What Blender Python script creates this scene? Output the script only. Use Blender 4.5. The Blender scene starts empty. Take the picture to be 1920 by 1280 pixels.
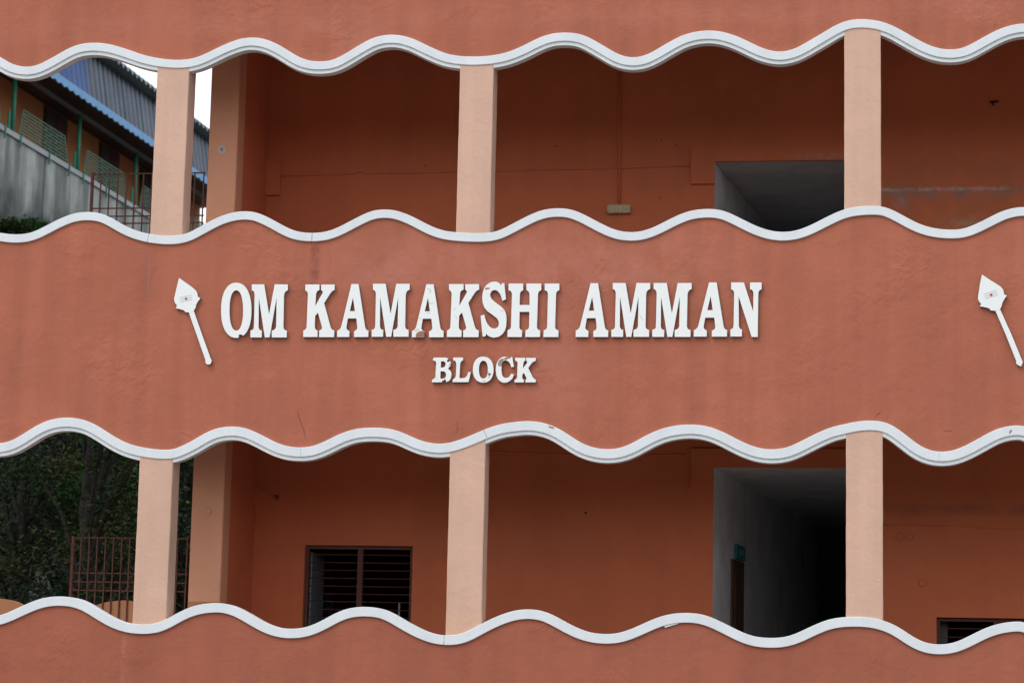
import bpy, bmesh, math, random
from mathutils import Vector, Matrix
random.seed(7)

# ------------------------------------------------------------------ camera
FPX = 4473.0                      # focal length in pixels of a 1920 px wide picture
F = Vector((691, 705, 4473)).normalized()      # facade normal (into the building), in camera axes x right, y down, z forward
Zc = Vector((640, -29000, 4473)); Zc = (Zc - F * Zc.dot(F)).normalized()
Xc = F.cross(-Zc).normalized()
if Xc.x < 0: Xc = -Xc
DN = 18.85
CAM = Vector((0, -DN, 1.6))
sc = bpy.context.scene
cam_d = bpy.data.cameras.new('camera'); cam = bpy.data.objects.new('camera', cam_d)
sc.collection.objects.link(cam); sc.camera = cam
right = Vector((Xc.x, F.x, Zc.x)); down = Vector((Xc.y, F.y, Zc.y)); fwd = Vector((Xc.z, F.z, Zc.z))
m3 = Matrix((right, -down, -fwd)).transposed()
cam.matrix_world = Matrix.Translation(CAM) @ m3.to_4x4()
cam_d.sensor_width = 36; cam_d.lens = 36 * FPX / 1920
cam_d.clip_start = 0.5; cam_d.clip_end = 3000
cam_d.dof.use_dof = True; cam_d.dof.focus_distance = 19.3; cam_d.dof.aperture_fstop = 4.6

# ------------------------------------------------------------------ light
SUN_AZ, SUN_EL = math.radians(-38), math.radians(52)   # azimuth from -Y (in front of the facade), negative = left
w = bpy.data.worlds.new('World'); sc.world = w; w.use_nodes = True
nt = w.node_tree; nt.nodes.clear()
sky = nt.nodes.new('ShaderNodeTexSky'); sky.sky_type = 'NISHITA'; sky.sun_disc = False
sky.sun_elevation = SUN_EL; sky.sun_rotation = math.radians(180 + 38)
sky.dust_density = 4.0; sky.air_density = 1.0; sky.ozone_density = 1.0
hsv = nt.nodes.new('ShaderNodeHueSaturation'); hsv.inputs['Saturation'].default_value = 0.22
bg = nt.nodes.new('ShaderNodeBackground'); bg.inputs['Strength'].default_value = 0.146
wo = nt.nodes.new('ShaderNodeOutputWorld')
ovc = nt.nodes.new('ShaderNodeMixRGB'); ovc.inputs[0].default_value = .72; ovc.inputs[2].default_value = (9.6, 10.2, 10.9, 1)   # even cloud cover over the clear sky
nt.links.new(sky.outputs[0], hsv.inputs['Color']); nt.links.new(hsv.outputs[0], ovc.inputs[1]); nt.links.new(ovc.outputs[0], bg.inputs[0]); nt.links.new(bg.outputs[0], wo.inputs[0])
sd = bpy.data.lights.new('sun', 'SUN'); sd.energy = 1.1; sd.angle = math.radians(28); sd.color = (1, .965, .92)
so = bpy.data.objects.new('sun', sd); sc.collection.objects.link(so)
dirv = Vector((math.sin(SUN_AZ) * math.cos(SUN_EL), -math.cos(SUN_AZ) * math.cos(SUN_EL), math.sin(SUN_EL)))
so.rotation_euler = dirv.to_track_quat('Z', 'Y').to_euler(); so.location = (-20, -30, 40)
vs = sc.view_settings
vs.view_transform = 'Standard'; vs.look = 'None'; vs.gamma = 1; vs.exposure = 0.0; vs.use_curve_mapping = False

# ------------------------------------------------------------------ pixel to place
def ray(px, py):
    c = Vector((px - 960, py - 640, FPX))
    return right * c.x + down * c.y + fwd * c.z
def at(px, py, Y=0.0):
    d = ray(px, py); t = (Y - CAM.y) / d.y
    return CAM + d * t
def at2(px, py, Y=0.0):
    p = at(px, py, Y); return (p.x, p.z)
# frame of the hillside building: e runs away from the camera, n points left
E = ray(1850, 1345); E.z = 0; E.normalize(); N = Vector((-E.y, E.x, 0))
def lat(px, py, wdt):
    """place of a pixel on the upright plane parallel to E, wdt metres to its left of the camera"""
    d = ray(px, py); t = wdt / d.dot(N); p = CAM + d * t
    return (p - CAM).dot(E), p.z
def P(s, wdt, z): return Vector((CAM.x, CAM.y, 0)) + E * s + N * wdt + Vector((0, 0, z))

# ------------------------------------------------------------------ materials
def mat(name, col, rough=.85, var=.12, var2=None, scale=1.5, bump=0.0, bscale=30, metal=0, streak=0, spec=.3, extra=None, bump2=0.0, b2scale=3, rough_patch=False):
    m = bpy.data.materials.new(name); m.use_nodes = True
    t = m.node_tree; b = t.nodes['Principled BSDF']
    b.inputs['Roughness'].default_value = rough; b.inputs['Metallic'].default_value = metal
    b.inputs['Specular IOR Level'].default_value = spec
    tc = t.nodes.new('ShaderNodeTexCoord')
    n = t.nodes.new('ShaderNodeTexNoise'); n.inputs['Scale'].default_value = scale; n.inputs['Detail'].default_value = 8; n.inputs['Roughness'].default_value = .62
    t.links.new(tc.outputs['Object'], n.inputs['Vector'])
    r = t.nodes.new('ShaderNodeValToRGB'); t.links.new(n.outputs[0], r.inputs[0])
    c2 = var2 or [min(1, c * (1 + var)) for c in col]; c1 = [c * (1 - var) for c in col]
    r.color_ramp.elements[0].position = .32; r.color_ramp.elements[1].position = .68
    r.color_ramp.elements[0].color = (*c1, 1); r.color_ramp.elements[1].color = (*c2, 1)
    out = r.outputs[0]
    if streak:
        mp = t.nodes.new('ShaderNodeMapping'); mp.inputs['Scale'].default_value = (5, 5, .35)
        t.links.new(tc.outputs['Object'], mp.inputs[0])
        n2 = t.nodes.new('ShaderNodeTexNoise'); n2.inputs['Scale'].default_value = 1.3; n2.inputs['Detail'].default_value = 6
        t.links.new(mp.outputs[0], n2.inputs['Vector'])
        r2 = t.nodes.new('ShaderNodeValToRGB'); r2.color_ramp.elements[0].position = .3; r2.color_ramp.elements[1].position = .62
        v = 1 - streak
        r2.color_ramp.elements[0].color = (v, v, v, 1); r2.color_ramp.elements[1].color = (1, 1, 1, 1)
        t.links.new(n2.outputs[0], r2.inputs[0])
        mx = t.nodes.new('ShaderNodeMixRGB'); mx.blend_type = 'MULTIPLY'; mx.inputs[0].default_value = 1
        t.links.new(out, mx.inputs[1]); t.links.new(r2.outputs[0], mx.inputs[2]); out = mx.outputs[0]
    if extra: out = extra(t, tc, out)
    t.links.new(out, b.inputs['Base Color'])
    if bump:
        nb = t.nodes.new('ShaderNodeTexNoise'); nb.inputs['Scale'].default_value = bscale; nb.inputs['Detail'].default_value = 7; nb.inputs['Roughness'].default_value = .6
        t.links.new(tc.outputs['Object'], nb.inputs['Vector'])
        bp = t.nodes.new('ShaderNodeBump'); bp.inputs['Strength'].default_value = 1; bp.inputs['Distance'].default_value = bump
        hgt = nb.outputs[0]
        if rough_patch:
            n4 = t.nodes.new('ShaderNodeTexNoise'); n4.inputs['Scale'].default_value = 1.7; n4.inputs['Detail'].default_value = 3; t.links.new(tc.outputs['Object'], n4.inputs['Vector'])
            m4 = t.nodes.new('ShaderNodeMapRange'); m4.inputs[1].default_value = .52; m4.inputs[2].default_value = .68; m4.inputs[3].default_value = .0; m4.inputs[4].default_value = 3.0; t.links.new(n4.outputs[0], m4.inputs[0])
            n5 = t.nodes.new('ShaderNodeTexNoise'); n5.inputs['Scale'].default_value = 14; n5.inputs['Detail'].default_value = 5; n5.inputs['Distortion'].default_value = 1.0; t.links.new(tc.outputs['Object'], n5.inputs['Vector'])
            m5 = t.nodes.new('ShaderNodeMath'); m5.operation = 'MULTIPLY_ADD'; t.links.new(n5.outputs[0], m5.inputs[0]); t.links.new(m4.outputs[0], m5.inputs[1]); t.links.new(hgt, m5.inputs[2]); hgt = m5.outputs[0]
        t.links.new(hgt, bp.inputs['Height'])
        last = bp
        if bump2:
            nb2 = t.nodes.new('ShaderNodeTexNoise'); nb2.inputs['Scale'].default_value = b2scale; nb2.inputs['Detail'].default_value = 3
            nb2.inputs['Distortion'].default_value = .6
            t.links.new(tc.outputs['Object'], nb2.inputs['Vector'])
            bp2 = t.nodes.new('ShaderNodeBump'); bp2.inputs['Strength'].default_value = 1; bp2.inputs['Distance'].default_value = bump2
            t.links.new(nb2.outputs[0], bp2.inputs['Height']); t.links.new(bp.outputs[0], bp2.inputs['Normal']); last = bp2
        t.links.new(last.outputs[0], b.inputs['Normal'])
    return m

def stain_fn(specs):
    """soft stains with a shape of their own: (x0, x1, z0, z1, feather, colour, amount, noise scale)"""
    def f(t, tc, out):
        sep = t.nodes.new('ShaderNodeSeparateXYZ'); t.links.new(tc.outputs['Object'], sep.inputs[0])
        def math_(op, a, b=None, c=None):
            n = t.nodes.new('ShaderNodeMath'); n.operation = op
            for i, v in enumerate((a, b, c)):
                if v is None: continue
                if isinstance(v, (int, float)): n.inputs[i].default_value = v
                else: t.links.new(v, n.inputs[i])
            return n.outputs[0]
        def box(v, a, b, fe):
            def ss(lo, hi):
                n = t.nodes.new('ShaderNodeMapRange'); n.interpolation_type = 'SMOOTHSTEP'
                n.inputs[1].default_value = lo; n.inputs[2].default_value = hi
                t.links.new(v, n.inputs[0]); return n.outputs[0]
            return math_('MULTIPLY', ss(a - fe, a + fe), math_('SUBTRACT', 1, ss(b - fe, b + fe)))
        for (x0, x1, z0, z1, fx, fz, col, amt, ns) in specs:
            nz = t.nodes.new('ShaderNodeTexNoise'); nz.inputs['Scale'].default_value = ns; nz.inputs['Detail'].default_value = 7; nz.inputs['Roughness'].default_value = .65
            t.links.new(tc.outputs['Object'], nz.inputs['Vector'])
            mr = t.nodes.new('ShaderNodeMapRange'); mr.inputs[1].default_value = .36; mr.inputs[2].default_value = .62; t.links.new(nz.outputs[0], mr.inputs[0])
            k = math_('MULTIPLY', math_('MULTIPLY', box(sep.outputs[0], x0, x1, fx), box(sep.outputs[2], z0, z1, fz)), math_('MULTIPLY', mr.outputs[0], amt))
            mx = t.nodes.new('ShaderNodeMixRGB'); t.links.new(k, mx.inputs[0]); t.links.new(out, mx.inputs[1]); mx.inputs[2].default_value = (*col, 1)
            out = mx.outputs[0]
        return out
    return f
M = {}
def st(px0, px1, py0, py1, Y, fx, fz, col, amt, ns):
    a = at(px0, py1, Y); b = at(px1, py0, Y)
    return (a.x, b.x, a.z, b.z, fx, fz, col, amt, ns)
TERRA = (.44, .140, .083)
M['terracotta'] = mat('terracotta_plaster', TERRA, .8, .09, scale=1.1, bump=.0035, bscale=26, streak=.13, spec=.25, bump2=.009, b2scale=4, rough_patch=True,
    extra=stain_fn([st(620, 1350, 440, 560, 0, .5, .2, (.52, .195, .145), .55, 3), st(0, 1920, 0, 70, 0, .3, .1, (.52, .195, .145), .4, 3), st(580, 600, 455, 560, 0, .02, .06, (.26, .075, .05), .8, 14),
                    st(272, 281, 455, 560, 0, .008, .05, (.3, .12, .11), .7, 30),
                    st(990, 1100, 560, 770, 0, .25, .25, (.52, .20, .15), .5, 4),
                    st(640, 700, 60, 120, 0, .2, .1, (.53, .21, .16), .5, 5),
                    st(1480, 1900, 600, 760, 0, .3, .3, (.40, .115, .075), .5, 3),
                    st(225, 238, 1185, 1280, 0, .02, .1, (.52, .24, .17), .6, 9)]))
M['terracotta_low'] = mat('deeper_terracotta', (.375, .116, .070), .8, .08, scale=1.3, bump=.0035, bscale=26, streak=.08, spec=.25, bump2=.009, b2scale=4, rough_patch=True,  # lowest wall, a deeper tone than the walls above
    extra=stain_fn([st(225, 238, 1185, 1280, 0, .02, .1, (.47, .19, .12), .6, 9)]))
M['peach'] = mat('peach_column_paint', (.675, .43, .323), .75, .05, scale=2.5, bump=.0025, bscale=34, streak=.08, bump2=.004, b2scale=8,
                 extra=stain_fn([st(240, 330, 1140, 1200, 0, .3, .03, (.74, .42, .26), .6, 12), st(825, 915, 1150, 1200, 0, .3, .03, (.78, .45, .28), .7, 12)]))
M['post'] = mat('peach_post_paint', (.78, .37, .225), .75, .06, scale=2.5, bump=.002, bscale=30)
M['white'] = mat('white_trim_paint', (.745, .785, .815), .55, .035, scale=5, streak=.05, bump=.0012, bscale=45)
M['white_soffit'] = mat('white_lip_paint', (.745, .78, .80), .6, .05, scale=9, bump=.0015, bscale=40)
M['joint'] = mat('mortar_joint', (.30, .30, .31), .9, .1)
M['letter'] = mat('white_letter_board', (.87, .885, .875), .35, .012, scale=9, spec=.5)
M['letter_edge'] = mat('letter_cut_edge', (.20, .22, .23), .6, .1)
M['bare'] = mat('bare_brown_board', (.36, .17, .13), .85, .25, scale=60)
M['greyprint'] = mat('pale_grey_print', (.60, .66, .70), .5, .03)
M['scratch'] = mat('grey_crack', (.48, .49, .47), .8, .2, scale=50)
M['red'] = mat('red_print', (.62, .05, .04), .5, .05)
WALLO = (.665, .175, .075)
GREY = (.27, .235, .215)
M['inner'] = mat('orange_corridor_plaster', WALLO, .8, .07, scale=1.3, bump=.002, bscale=22, bump2=.008, b2scale=2.5, streak=.05,
    extra=stain_fn([st(1640, 1990, 350, 372, 1.9, .05, .035, GREY, .8, 6),
                    st(1640, 1890, 351, 358, 1.9, .05, .02, (.62, .56, .52), .95, 14),
                    st(1680, 1700, 355, 392, 1.9, .05, .05, (.45, .42, .40), .55, 12),
                    st(1770, 1850, 405, 425, 1.9, .12, .05, (.55, .34, .20), .9, 14),
                    st(1660, 1990, 300, 430, 1.9, .2, .1, (.34, .15, .07), .4, 3),
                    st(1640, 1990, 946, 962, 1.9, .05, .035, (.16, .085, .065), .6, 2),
                    st(1490, 1583, 289, 300, 1.9, .1, .02, (.5, .37, .30), .55, 16),
                    st(400, 830, 1120, 1127, 1.9, .2, .01, WALLO, 0, 5)]))
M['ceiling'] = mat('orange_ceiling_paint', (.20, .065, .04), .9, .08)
M['floor'] = mat('dull_cement_floor', (.16, .13, .11), .8, .12, scale=3)
M['grey_paint'] = mat('grey_passage_paint', (.70, .70, .70), .8, .14, scale=3, bump=.003, bscale=12)
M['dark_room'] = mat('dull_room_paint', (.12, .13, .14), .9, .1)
M['maroon'] = mat('maroon_steel_paint', (.12, .038, .027), .5, .15, scale=9)
M['rust'] = mat('rusty_brown_steel', (.13, .05, .035), .7, .3, scale=30)
M['bar'] = mat('dark_maroon_bar', (.10, .03, .022), .5, .15, scale=9)
M['glass'] = mat('dusty_window_glass', (.34, .40, .46), .15, .1, spec=.5)
M['wood'] = mat('brown_door_wood', (.11, .05, .025), .6, .2, scale=8)
M['teal'] = mat('teal_sign_face', (.03, .20, .22), .5, .1)
M['paleprint'] = mat('pale_sign_print', (.16, .30, .31), .6, .1)
M['yellow'] = mat('yellowed_plastic', (.62, .42, .13), .5, .2, var2=(.60, .50, .30), scale=28)
M['cream'] = mat('cream_plastic', (.58, .50, .36), .5, .15, scale=40)
M['badge'] = mat('pale_round_badge', (.62, .58, .60), .5, .05)
M['badge_ink'] = mat('badge_grey_ink', (.20, .19, .24), .5, .1)
M['black'] = mat('black_metal', (.02, .018, .018), .6, .1)
M['dado'] = mat('ochre_dado_paint', (.52, .235, .115), .8, .06)
def conc_extra(t, tc, out):
    mp = t.nodes.new('ShaderNodeMapping'); mp.inputs['Scale'].default_value = (.55, .55, .05); t.links.new(tc.outputs['Object'], mp.inputs[0])
    n = t.nodes.new('ShaderNodeTexNoise'); n.inputs['Scale'].default_value = 1.6; n.inputs['Detail'].default_value = 8; n.inputs['Roughness'].default_value = .7
    t.links.new(mp.outputs[0], n.inputs['Vector'])
    r = t.nodes.new('ShaderNodeValToRGB'); r.color_ramp.elements[0].position = .42; r.color_ramp.elements[1].position = .56
    r.color_ramp.elements[0].color = (.10, .115, .13, 1); r.color_ramp.elements[1].color = (1, 1, 1, 1)
    t.links.new(n.outputs[0], r.inputs[0])
    mx = t.nodes.new('ShaderNodeMixRGB'); mx.blend_type = 'MULTIPLY'; mx.inputs[0].default_value = .6
    t.links.new(out, mx.inputs[1]); t.links.new(r.outputs[0], mx.inputs[2])
    sp = t.nodes.new('ShaderNodeSeparateXYZ'); t.links.new(tc.outputs['Object'], sp.inputs[0])
    n3 = t.nodes.new('ShaderNodeTexNoise'); n3.inputs['Scale'].default_value = .5; n3.inputs['Detail'].default_value = 8; t.links.new(tc.outputs['Object'], n3.inputs['Vector'])
    a = t.nodes.new('ShaderNodeMath'); a.operation = 'MULTIPLY_ADD'; t.links.new(n3.outputs[0], a.inputs[0]); a.inputs[1].default_value = 5.0; t.links.new(sp.outputs[2], a.inputs[2])
    mr = t.nodes.new('ShaderNodeMapRange'); mr.inputs[1].default_value = 13.1; mr.inputs[2].default_value = 11.3; t.links.new(a.outputs[0], mr.inputs[0])
    m2 = t.nodes.new('ShaderNodeMixRGB'); t.links.new(mr.outputs[0], m2.inputs[0]); t.links.new(mx.outputs[0], m2.inputs[1]); m2.inputs[2].default_value = (.055, .062, .06, 1)
    return m2.outputs[0]
M['concrete'] = mat('weathered_concrete', (.36, .375, .36), .9, .2, scale=.7, bump=.02, bscale=4, extra=conc_extra)
M['coping'] = mat('pale_cement_coping', (.36, .37, .39), .85, .12, scale=2)
M['green'] = mat('green_steel_paint', (.035, .21, .135), .5, .12, scale=6)
M['green_dull'] = mat('faded_green_steel', (.09, .17, .11), .6, .2, scale=6)
M['orange_far'] = mat('orange_hillside_plaster', (.45, .16, .06), .85, .12, scale=.8)
M['door_far'] = mat('dark_brown_door', (.045, .03, .028), .6, .2)
M['sheet'] = mat('grey_mauve_roof_sheet', (.165, .175, .225), .45, .15, scale=.6, metal=.1)
M['sheet_green'] = mat('dark_teal_roof_sheet', (.045, .10, .11), .45, .15, scale=.6)
M['sheet_blue'] = mat('blue_roof_sheet', (.09, .15, .33), .45, .12, scale=.6)
M['sheet_dark'] = mat('dark_slate_roof_sheet', (.13, .16, .175), .6, .12, scale=.6)
M['fascia'] = mat('sky_blue_fascia', (.12, .31, .56), .5, .08)
M['bark'] = mat('dark_tree_bark', (.024, .021, .017), .9, .3, scale=8, bump=.01)
M['leaf'] = mat('dark_green_leaf', (.012, .030, .009), .8, spec=.08, var=.45, scale=1.2)
M['leaf_grey'] = mat('greyish_green_leaf', (.026, .036, .030), .8, spec=.08, var=.35, scale=1.2)
M['leaf_bright'] = mat('mid_green_leaf', (.06, .14, .03), .8, spec=.08, var=.4, scale=1.2)
M['leaf_brown'] = mat('russet_leaf', (.032, .034, .014), .8, spec=.08, var=.4, scale=2)
M['soil'] = mat('dark_hillside_soil', (.018, .022, .016), .95, .4, scale=.8, bump=.05, bscale=3)
M['ground'] = mat('earthen_yard', (.17, .15, .125), .9, .12, scale=.5)

# ------------------------------------------------------------------ object helpers
COL = sc.collection
def thing(name, label, cat, loc=(0, 0, 0), group=None):
    o = bpy.data.objects.new(name, None); COL.objects.link(o); o.location = loc
    o['label'] = label; o['category'] = cat
    if group: o['group'] = group
    return o
WL = {}
def wloc(o): return WL.get(o.name, Vector(o.location) if o.parent is None else None)
def obj(name, vf, mats, parent=None, origin=None, smooth=False):
    """vf = (verts, faces[, material indices]) in world coordinates; the object's origin goes to its parent's base or `origin`"""
    vs_, fs = vf[0], vf[1]
    po = wloc(parent) if parent else Vector((0, 0, 0))
    og = Vector(origin) if origin is not None else (po if parent else Vector((0, 0, 0)))
    me = bpy.data.meshes.new(name)
    me.from_pydata([tuple(Vector(v) - og) for v in vs_], [], fs)
    if not isinstance(mats, (list, tuple)): mats = [mats]
    for m in mats: me.materials.append(m)
    if len(vf) > 2:
        me.polygons.foreach_set('material_index', vf[2])
    if smooth: me.polygons.foreach_set('use_smooth', [True] * len(me.polygons))
    me.validate(); me.update()
    o = bpy.data.objects.new(name, me); COL.objects.link(o)
    o.location = og - po
    if parent: o.parent = parent
    WL[o.name] = og
    return o
def tag(o, label=None, cat=None, group=None, kind=None):
    if label: o['label'] = label
    if cat: o['category'] = cat
    if group: o['group'] = group
    if kind: o['kind'] = kind
    return o
def join(*l):
    V, Fc, I = [], [], []; mi = any(len(x) > 2 for x in l)
    for x in l:
        b = len(V); V += list(x[0]); Fc += [tuple(i + b for i in f) for f in x[1]]
        I += list(x[2]) if len(x) > 2 else [0] * len(x[1])
    return (V, Fc, I) if mi else (V, Fc)
def box(x0, x1, y0, y1, z0, z1, bev=0.0):
    if bev <= 0:
        v = [(x, y, z) for x in (x0, x1) for y in (y0, y1) for z in (z0, z1)]
        return v, [(0, 1, 3, 2), (4, 6, 7, 5), (0, 4, 5, 1), (2, 3, 7, 6), (0, 2, 6, 4), (1, 5, 7, 3)]
    bm = bmesh.new(); bmesh.ops.create_cube(bm, size=1)
    for v in bm.verts: v.co = Vector(((x0 + x1) / 2 + v.co.x * (x1 - x0), (y0 + y1) / 2 + v.co.y * (y1 - y0), (z0 + z1) / 2 + v.co.z * (z1 - z0)))
    bmesh.ops.bevel(bm, geom=bm.edges[:], offset=bev, segments=2, affect='EDGES')
    bm.verts.index_update()
    r = ([tuple(v.co) for v in bm.verts], [tuple(v.index for v in f.verts) for f in bm.faces]); bm.free(); return r
def tube(pts, r, n=8, taper=None):
    pts = [Vector(p) for p in pts]; V = []; Fc = []
    for i, p in enumerate(pts):
        d = (pts[min(i + 1, len(pts) - 1)] - pts[max(i - 1, 0)]).normalized()
        a = d.cross(Vector((0, 0, 1)) if abs(d.z) < .9 else Vector((1, 0, 0))).normalized(); b = d.cross(a)
        rr = taper[i] if taper else r
        for k in range(n):
            t = 2 * math.pi * k / n; V.append(p + a * math.cos(t) * rr + b * math.sin(t) * rr)
    for i in range(len(pts) - 1):
        for k in range(n):
            Fc.append((i * n + k, i * n + (k + 1) % n, (i + 1) * n + (k + 1) % n, (i + 1) * n + k))
    Fc.append(tuple(range(n))[::-1]); Fc.append(tuple((len(pts) - 1) * n + k for k in range(n)))
    return V, Fc
def beam(p0, p1, w_, h_):
    p0, p1 = Vector(p0), Vector(p1); d = (p1 - p0).normalized()
    a = d.cross(Vector((0, 0, 1)) if abs(d.z) < .9 else Vector((1, 0, 0))).normalized(); b = a.cross(d)
    V = [p + a * sx * w_ / 2 + b * sy * h_ / 2 for p in (p0, p1) for sx, sy in ((-1, -1), (1, -1), (1, 1), (-1, 1))]
    return V, [(0, 1, 2, 3), (7, 6, 5, 4), (0, 4, 5, 1), (1, 5, 6, 2), (2, 6, 7, 3), (3, 7, 4, 0)]
def plate(loops, Y0, Y1, bev=0.0, edge_mat=True):
    """flat board: outline and holes in (x, z), between Y0 (front) and Y1 (back); front slot 0, edges slot 1"""
    cu = bpy.data.curves.new('tmp', 'CURVE'); cu.dimensions = '2D'; cu.fill_mode = 'BOTH'
    for lp in loops:
        s = cu.splines.new('POLY'); s.points.add(len(lp) - 1); s.use_cyclic_u = True
        for i, (x, z) in enumerate(lp): s.points[i].co = (x, z, 0, 1)
    cu.extrude = abs(Y1 - Y0) / 2 - bev; cu.bevel_depth = bev; cu.bevel_resolution = 1
    if bev: cu.offset = -bev
    o = bpy.data.objects.new('tmp', cu); COL.objects.link(o)
    dg = bpy.context.evaluated_depsgraph_get(); me = bpy.data.meshes.new_from_object(o.evaluated_get(dg))
    bm = bmesh.new(); bm.from_mesh(me); bmesh.ops.remove_doubles(bm, verts=bm.verts[:], dist=1e-6)
    bmesh.ops.recalc_face_normals(bm, faces=bm.faces[:])
    ym = (Y0 + Y1) / 2
    V = [(v.co.x, ym - v.co.z, v.co.y) for v in bm.verts]
    Fc, I = [], []
    for f in bm.faces:
        Fc.append(tuple(v.index for v in f.verts)); I.append(0 if (abs(f.normal.z) > .5) else 1)
    bm.free(); bpy.data.objects.remove(o); bpy.data.curves.remove(cu); bpy.data.meshes.remove(me)
    return V, Fc, I
def catmull(pts, n=6, closed=False):
    out = []; L = len(pts)
    rng = range(L if closed else L - 1)
    for i in rng:
        p = [pts[(i + k) % L] if closed else pts[max(0, min(L - 1, i + k))] for k in (-1, 0, 1, 2)]
        for j in range(n):
            t = j / n
            out.append(tuple(.5 * (2 * p[1][a] + (-p[0][a] + p[2][a]) * t + (2 * p[0][a] - 5 * p[1][a] + 4 * p[2][a] - p[3][a]) * t * t + (-p[0][a] + 3 * p[1][a] - 3 * p[2][a] + p[3][a]) * t ** 3) for a in (0, 1)))
    if not closed: out.append(tuple(pts[-1]))
    return out

# ------------------------------------------------------------------ the wavy rails, read off chunk by chunk
R1 = [[(0,345),(40,375),(100,405),(160,420),(230,422),(290,405),(360,370),(440,325),(500,290),(570,260),(640,245),(710,241),(790,247),(870,265),(980,300),(1080,335),(1190,358),(1300,370),(1400,367),(1480,350),(1560,315),(1650,270),(1740,232),(1810,210),(1870,202),(1920,202)],
 [(60,213),(130,237),(210,280),(290,332),(350,362),(420,380),(490,382),(560,375),(620,352),(700,305),(790,250),(870,208),(940,188),(1020,180),(1090,187),(1180,212),(1290,265),(1390,310),(1450,330),(1540,342),(1640,346),(1740,340),(1840,325),(1920,300)],
 [(60,275),(130,240),(200,205),(270,180),(330,168),(400,165),(470,169),(540,185),(610,220),(700,272),(790,325),(850,346),(900,352),(960,348),(1020,328),(1100,283),(1190,230),(1280,185),(1370,160),(1450,150),(1520,151),(1590,162),(1680,190),(1780,235),(1860,275),(1920,295)],
 [(50,307),(100,310),(150,302),(220,278),(300,232),(390,180),(480,125),(550,90),(620,70),(700,64),(770,68),(860,85),(950,120),(1040,170),(1130,222),(1220,265),(1300,288),(1370,293),(1440,287),(1500,265),(1590,215),(1690,160),(1780,122),(1860,103),(1920,95)]]
R2 = [[(0,385),(60,395),(130,398),(200,392),(260,375),(340,335),(430,288),(520,250),(590,233),(660,229),(730,234),(800,255),(880,300),(960,345),(1040,375),(1120,395),(1200,406),(1280,410),(1360,402),(1430,378),(1520,328),(1620,275),(1700,245),(1780,227),(1850,223),(1920,232)],
 [(60,255),(130,290),(210,335),(280,368),(350,383),(420,387),(490,383),(560,368),(640,333),(730,285),(820,240),(890,216),(960,210),(1030,214),(1110,237),(1200,277),(1300,330),(1380,362),(1460,378),(1560,386),(1660,390),(1750,386),(1820,370),(1920,320)],
 [(60,288),(140,248),(210,220),(280,205),(350,201),(420,206),(490,225),(570,264),(660,312),(750,355),(820,375),(900,382),(970,375),(1060,345),(1150,300),(1240,255),(1320,225),(1400,210),(1470,206),(1540,210),(1610,227),(1700,270),(1800,320),(1870,350),(1920,365)],
 [(50,376),(120,380),(190,373),(270,350),(360,308),(450,262),(540,220),(620,198),(700,188),(780,184),(850,186),(910,203),(1000,248),(1090,298),(1170,332),(1250,352),(1330,361),(1420,362),(1480,352),(1560,320),(1660,270),(1750,225),(1830,202),(1920,190)]]
R3 = [[(0,322),(60,312),(120,285),(200,235),(280,185),(370,148),(450,132),(530,130),(610,142),(680,165),(760,210),(850,268),(930,312),(1010,340),(1110,360),(1200,370),(1290,370),(1350,348),(1440,305),(1520,255),(1600,218),(1680,200),(1760,196),(1840,208),(1920,240)],
 [(60,270),(140,312),(220,342),(300,353),(370,353),(440,340),(520,305),(610,260),(700,226),(780,210),(860,205),(940,207),(1020,217),(1100,242),(1180,280),(1260,310),(1340,325),(1410,325),(1480,312),(1570,280),(1650,247),(1730,212),(1810,185),(1880,170),(1920,166)],
 [(60,158),(130,155),(200,162),(280,182),(350,212),(430,262),(510,315),(600,352),(680,366),(760,366),(830,352),(900,322),(990,272),(1080,228),(1180,198),(1270,184),(1350,181),(1430,188),(1510,208),(1600,245),(1690,293),(1780,335),(1860,360),(1920,368)],
 [(50,368),(110,362),(180,340),(270,295),(370,245),(470,203),(570,180),(660,160),(750,152),(830,155),(900,172),(970,210),(1050,272),(1130,335),(1200,370),(1270,386),(1340,385),(1410,370),(1500,330),(1600,275),(1700,222),(1780,198),(1850,188),(1920,190)]]
R4 = [[(0,252),(70,225),(150,188),(240,148),(320,122),(400,110),(480,110),(560,120),(640,148),(720,195),(800,245),(880,285),(960,310),(1050,320),(1130,318),(1200,303),(1280,262),(1360,218),(1440,185),(1530,165),(1620,158),(1700,165),(1780,190),(1850,228),(1920,268)],
 [(60,303),(140,335),(210,350),(280,352),(350,345),(420,325),(510,282),(600,232),(690,200),(770,188),(860,189),(940,200),(1020,232),(1100,280),(1190,330),(1270,368),(1350,393),(1430,402),(1510,398),(1590,370),(1680,320),(1780,270),(1860,238),(1920,220)],
 [(60,208),(120,205),(190,210),(260,228),(330,262),(420,312),(510,355),(600,382),(680,391),(760,390),(840,373),(930,338),(1030,292),(1120,258),(1210,238),(1300,232),(1380,236),(1450,250),(1540,285),(1630,330),(1720,375),(1800,405),(1860,417),(1920,420)],
 [(60,421),(130,413),(210,388),(300,345),(390,305),(470,278),(560,265),(660,262),(740,265),(820,278),(910,305),(990,345),(1070,400),(1150,445),(1220,465),(1300,470),(1370,462),(1440,440),(1540,390),(1640,342),(1740,312),(1820,300),(1920,298)]]
YT = -.018      # face of the trims
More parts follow.
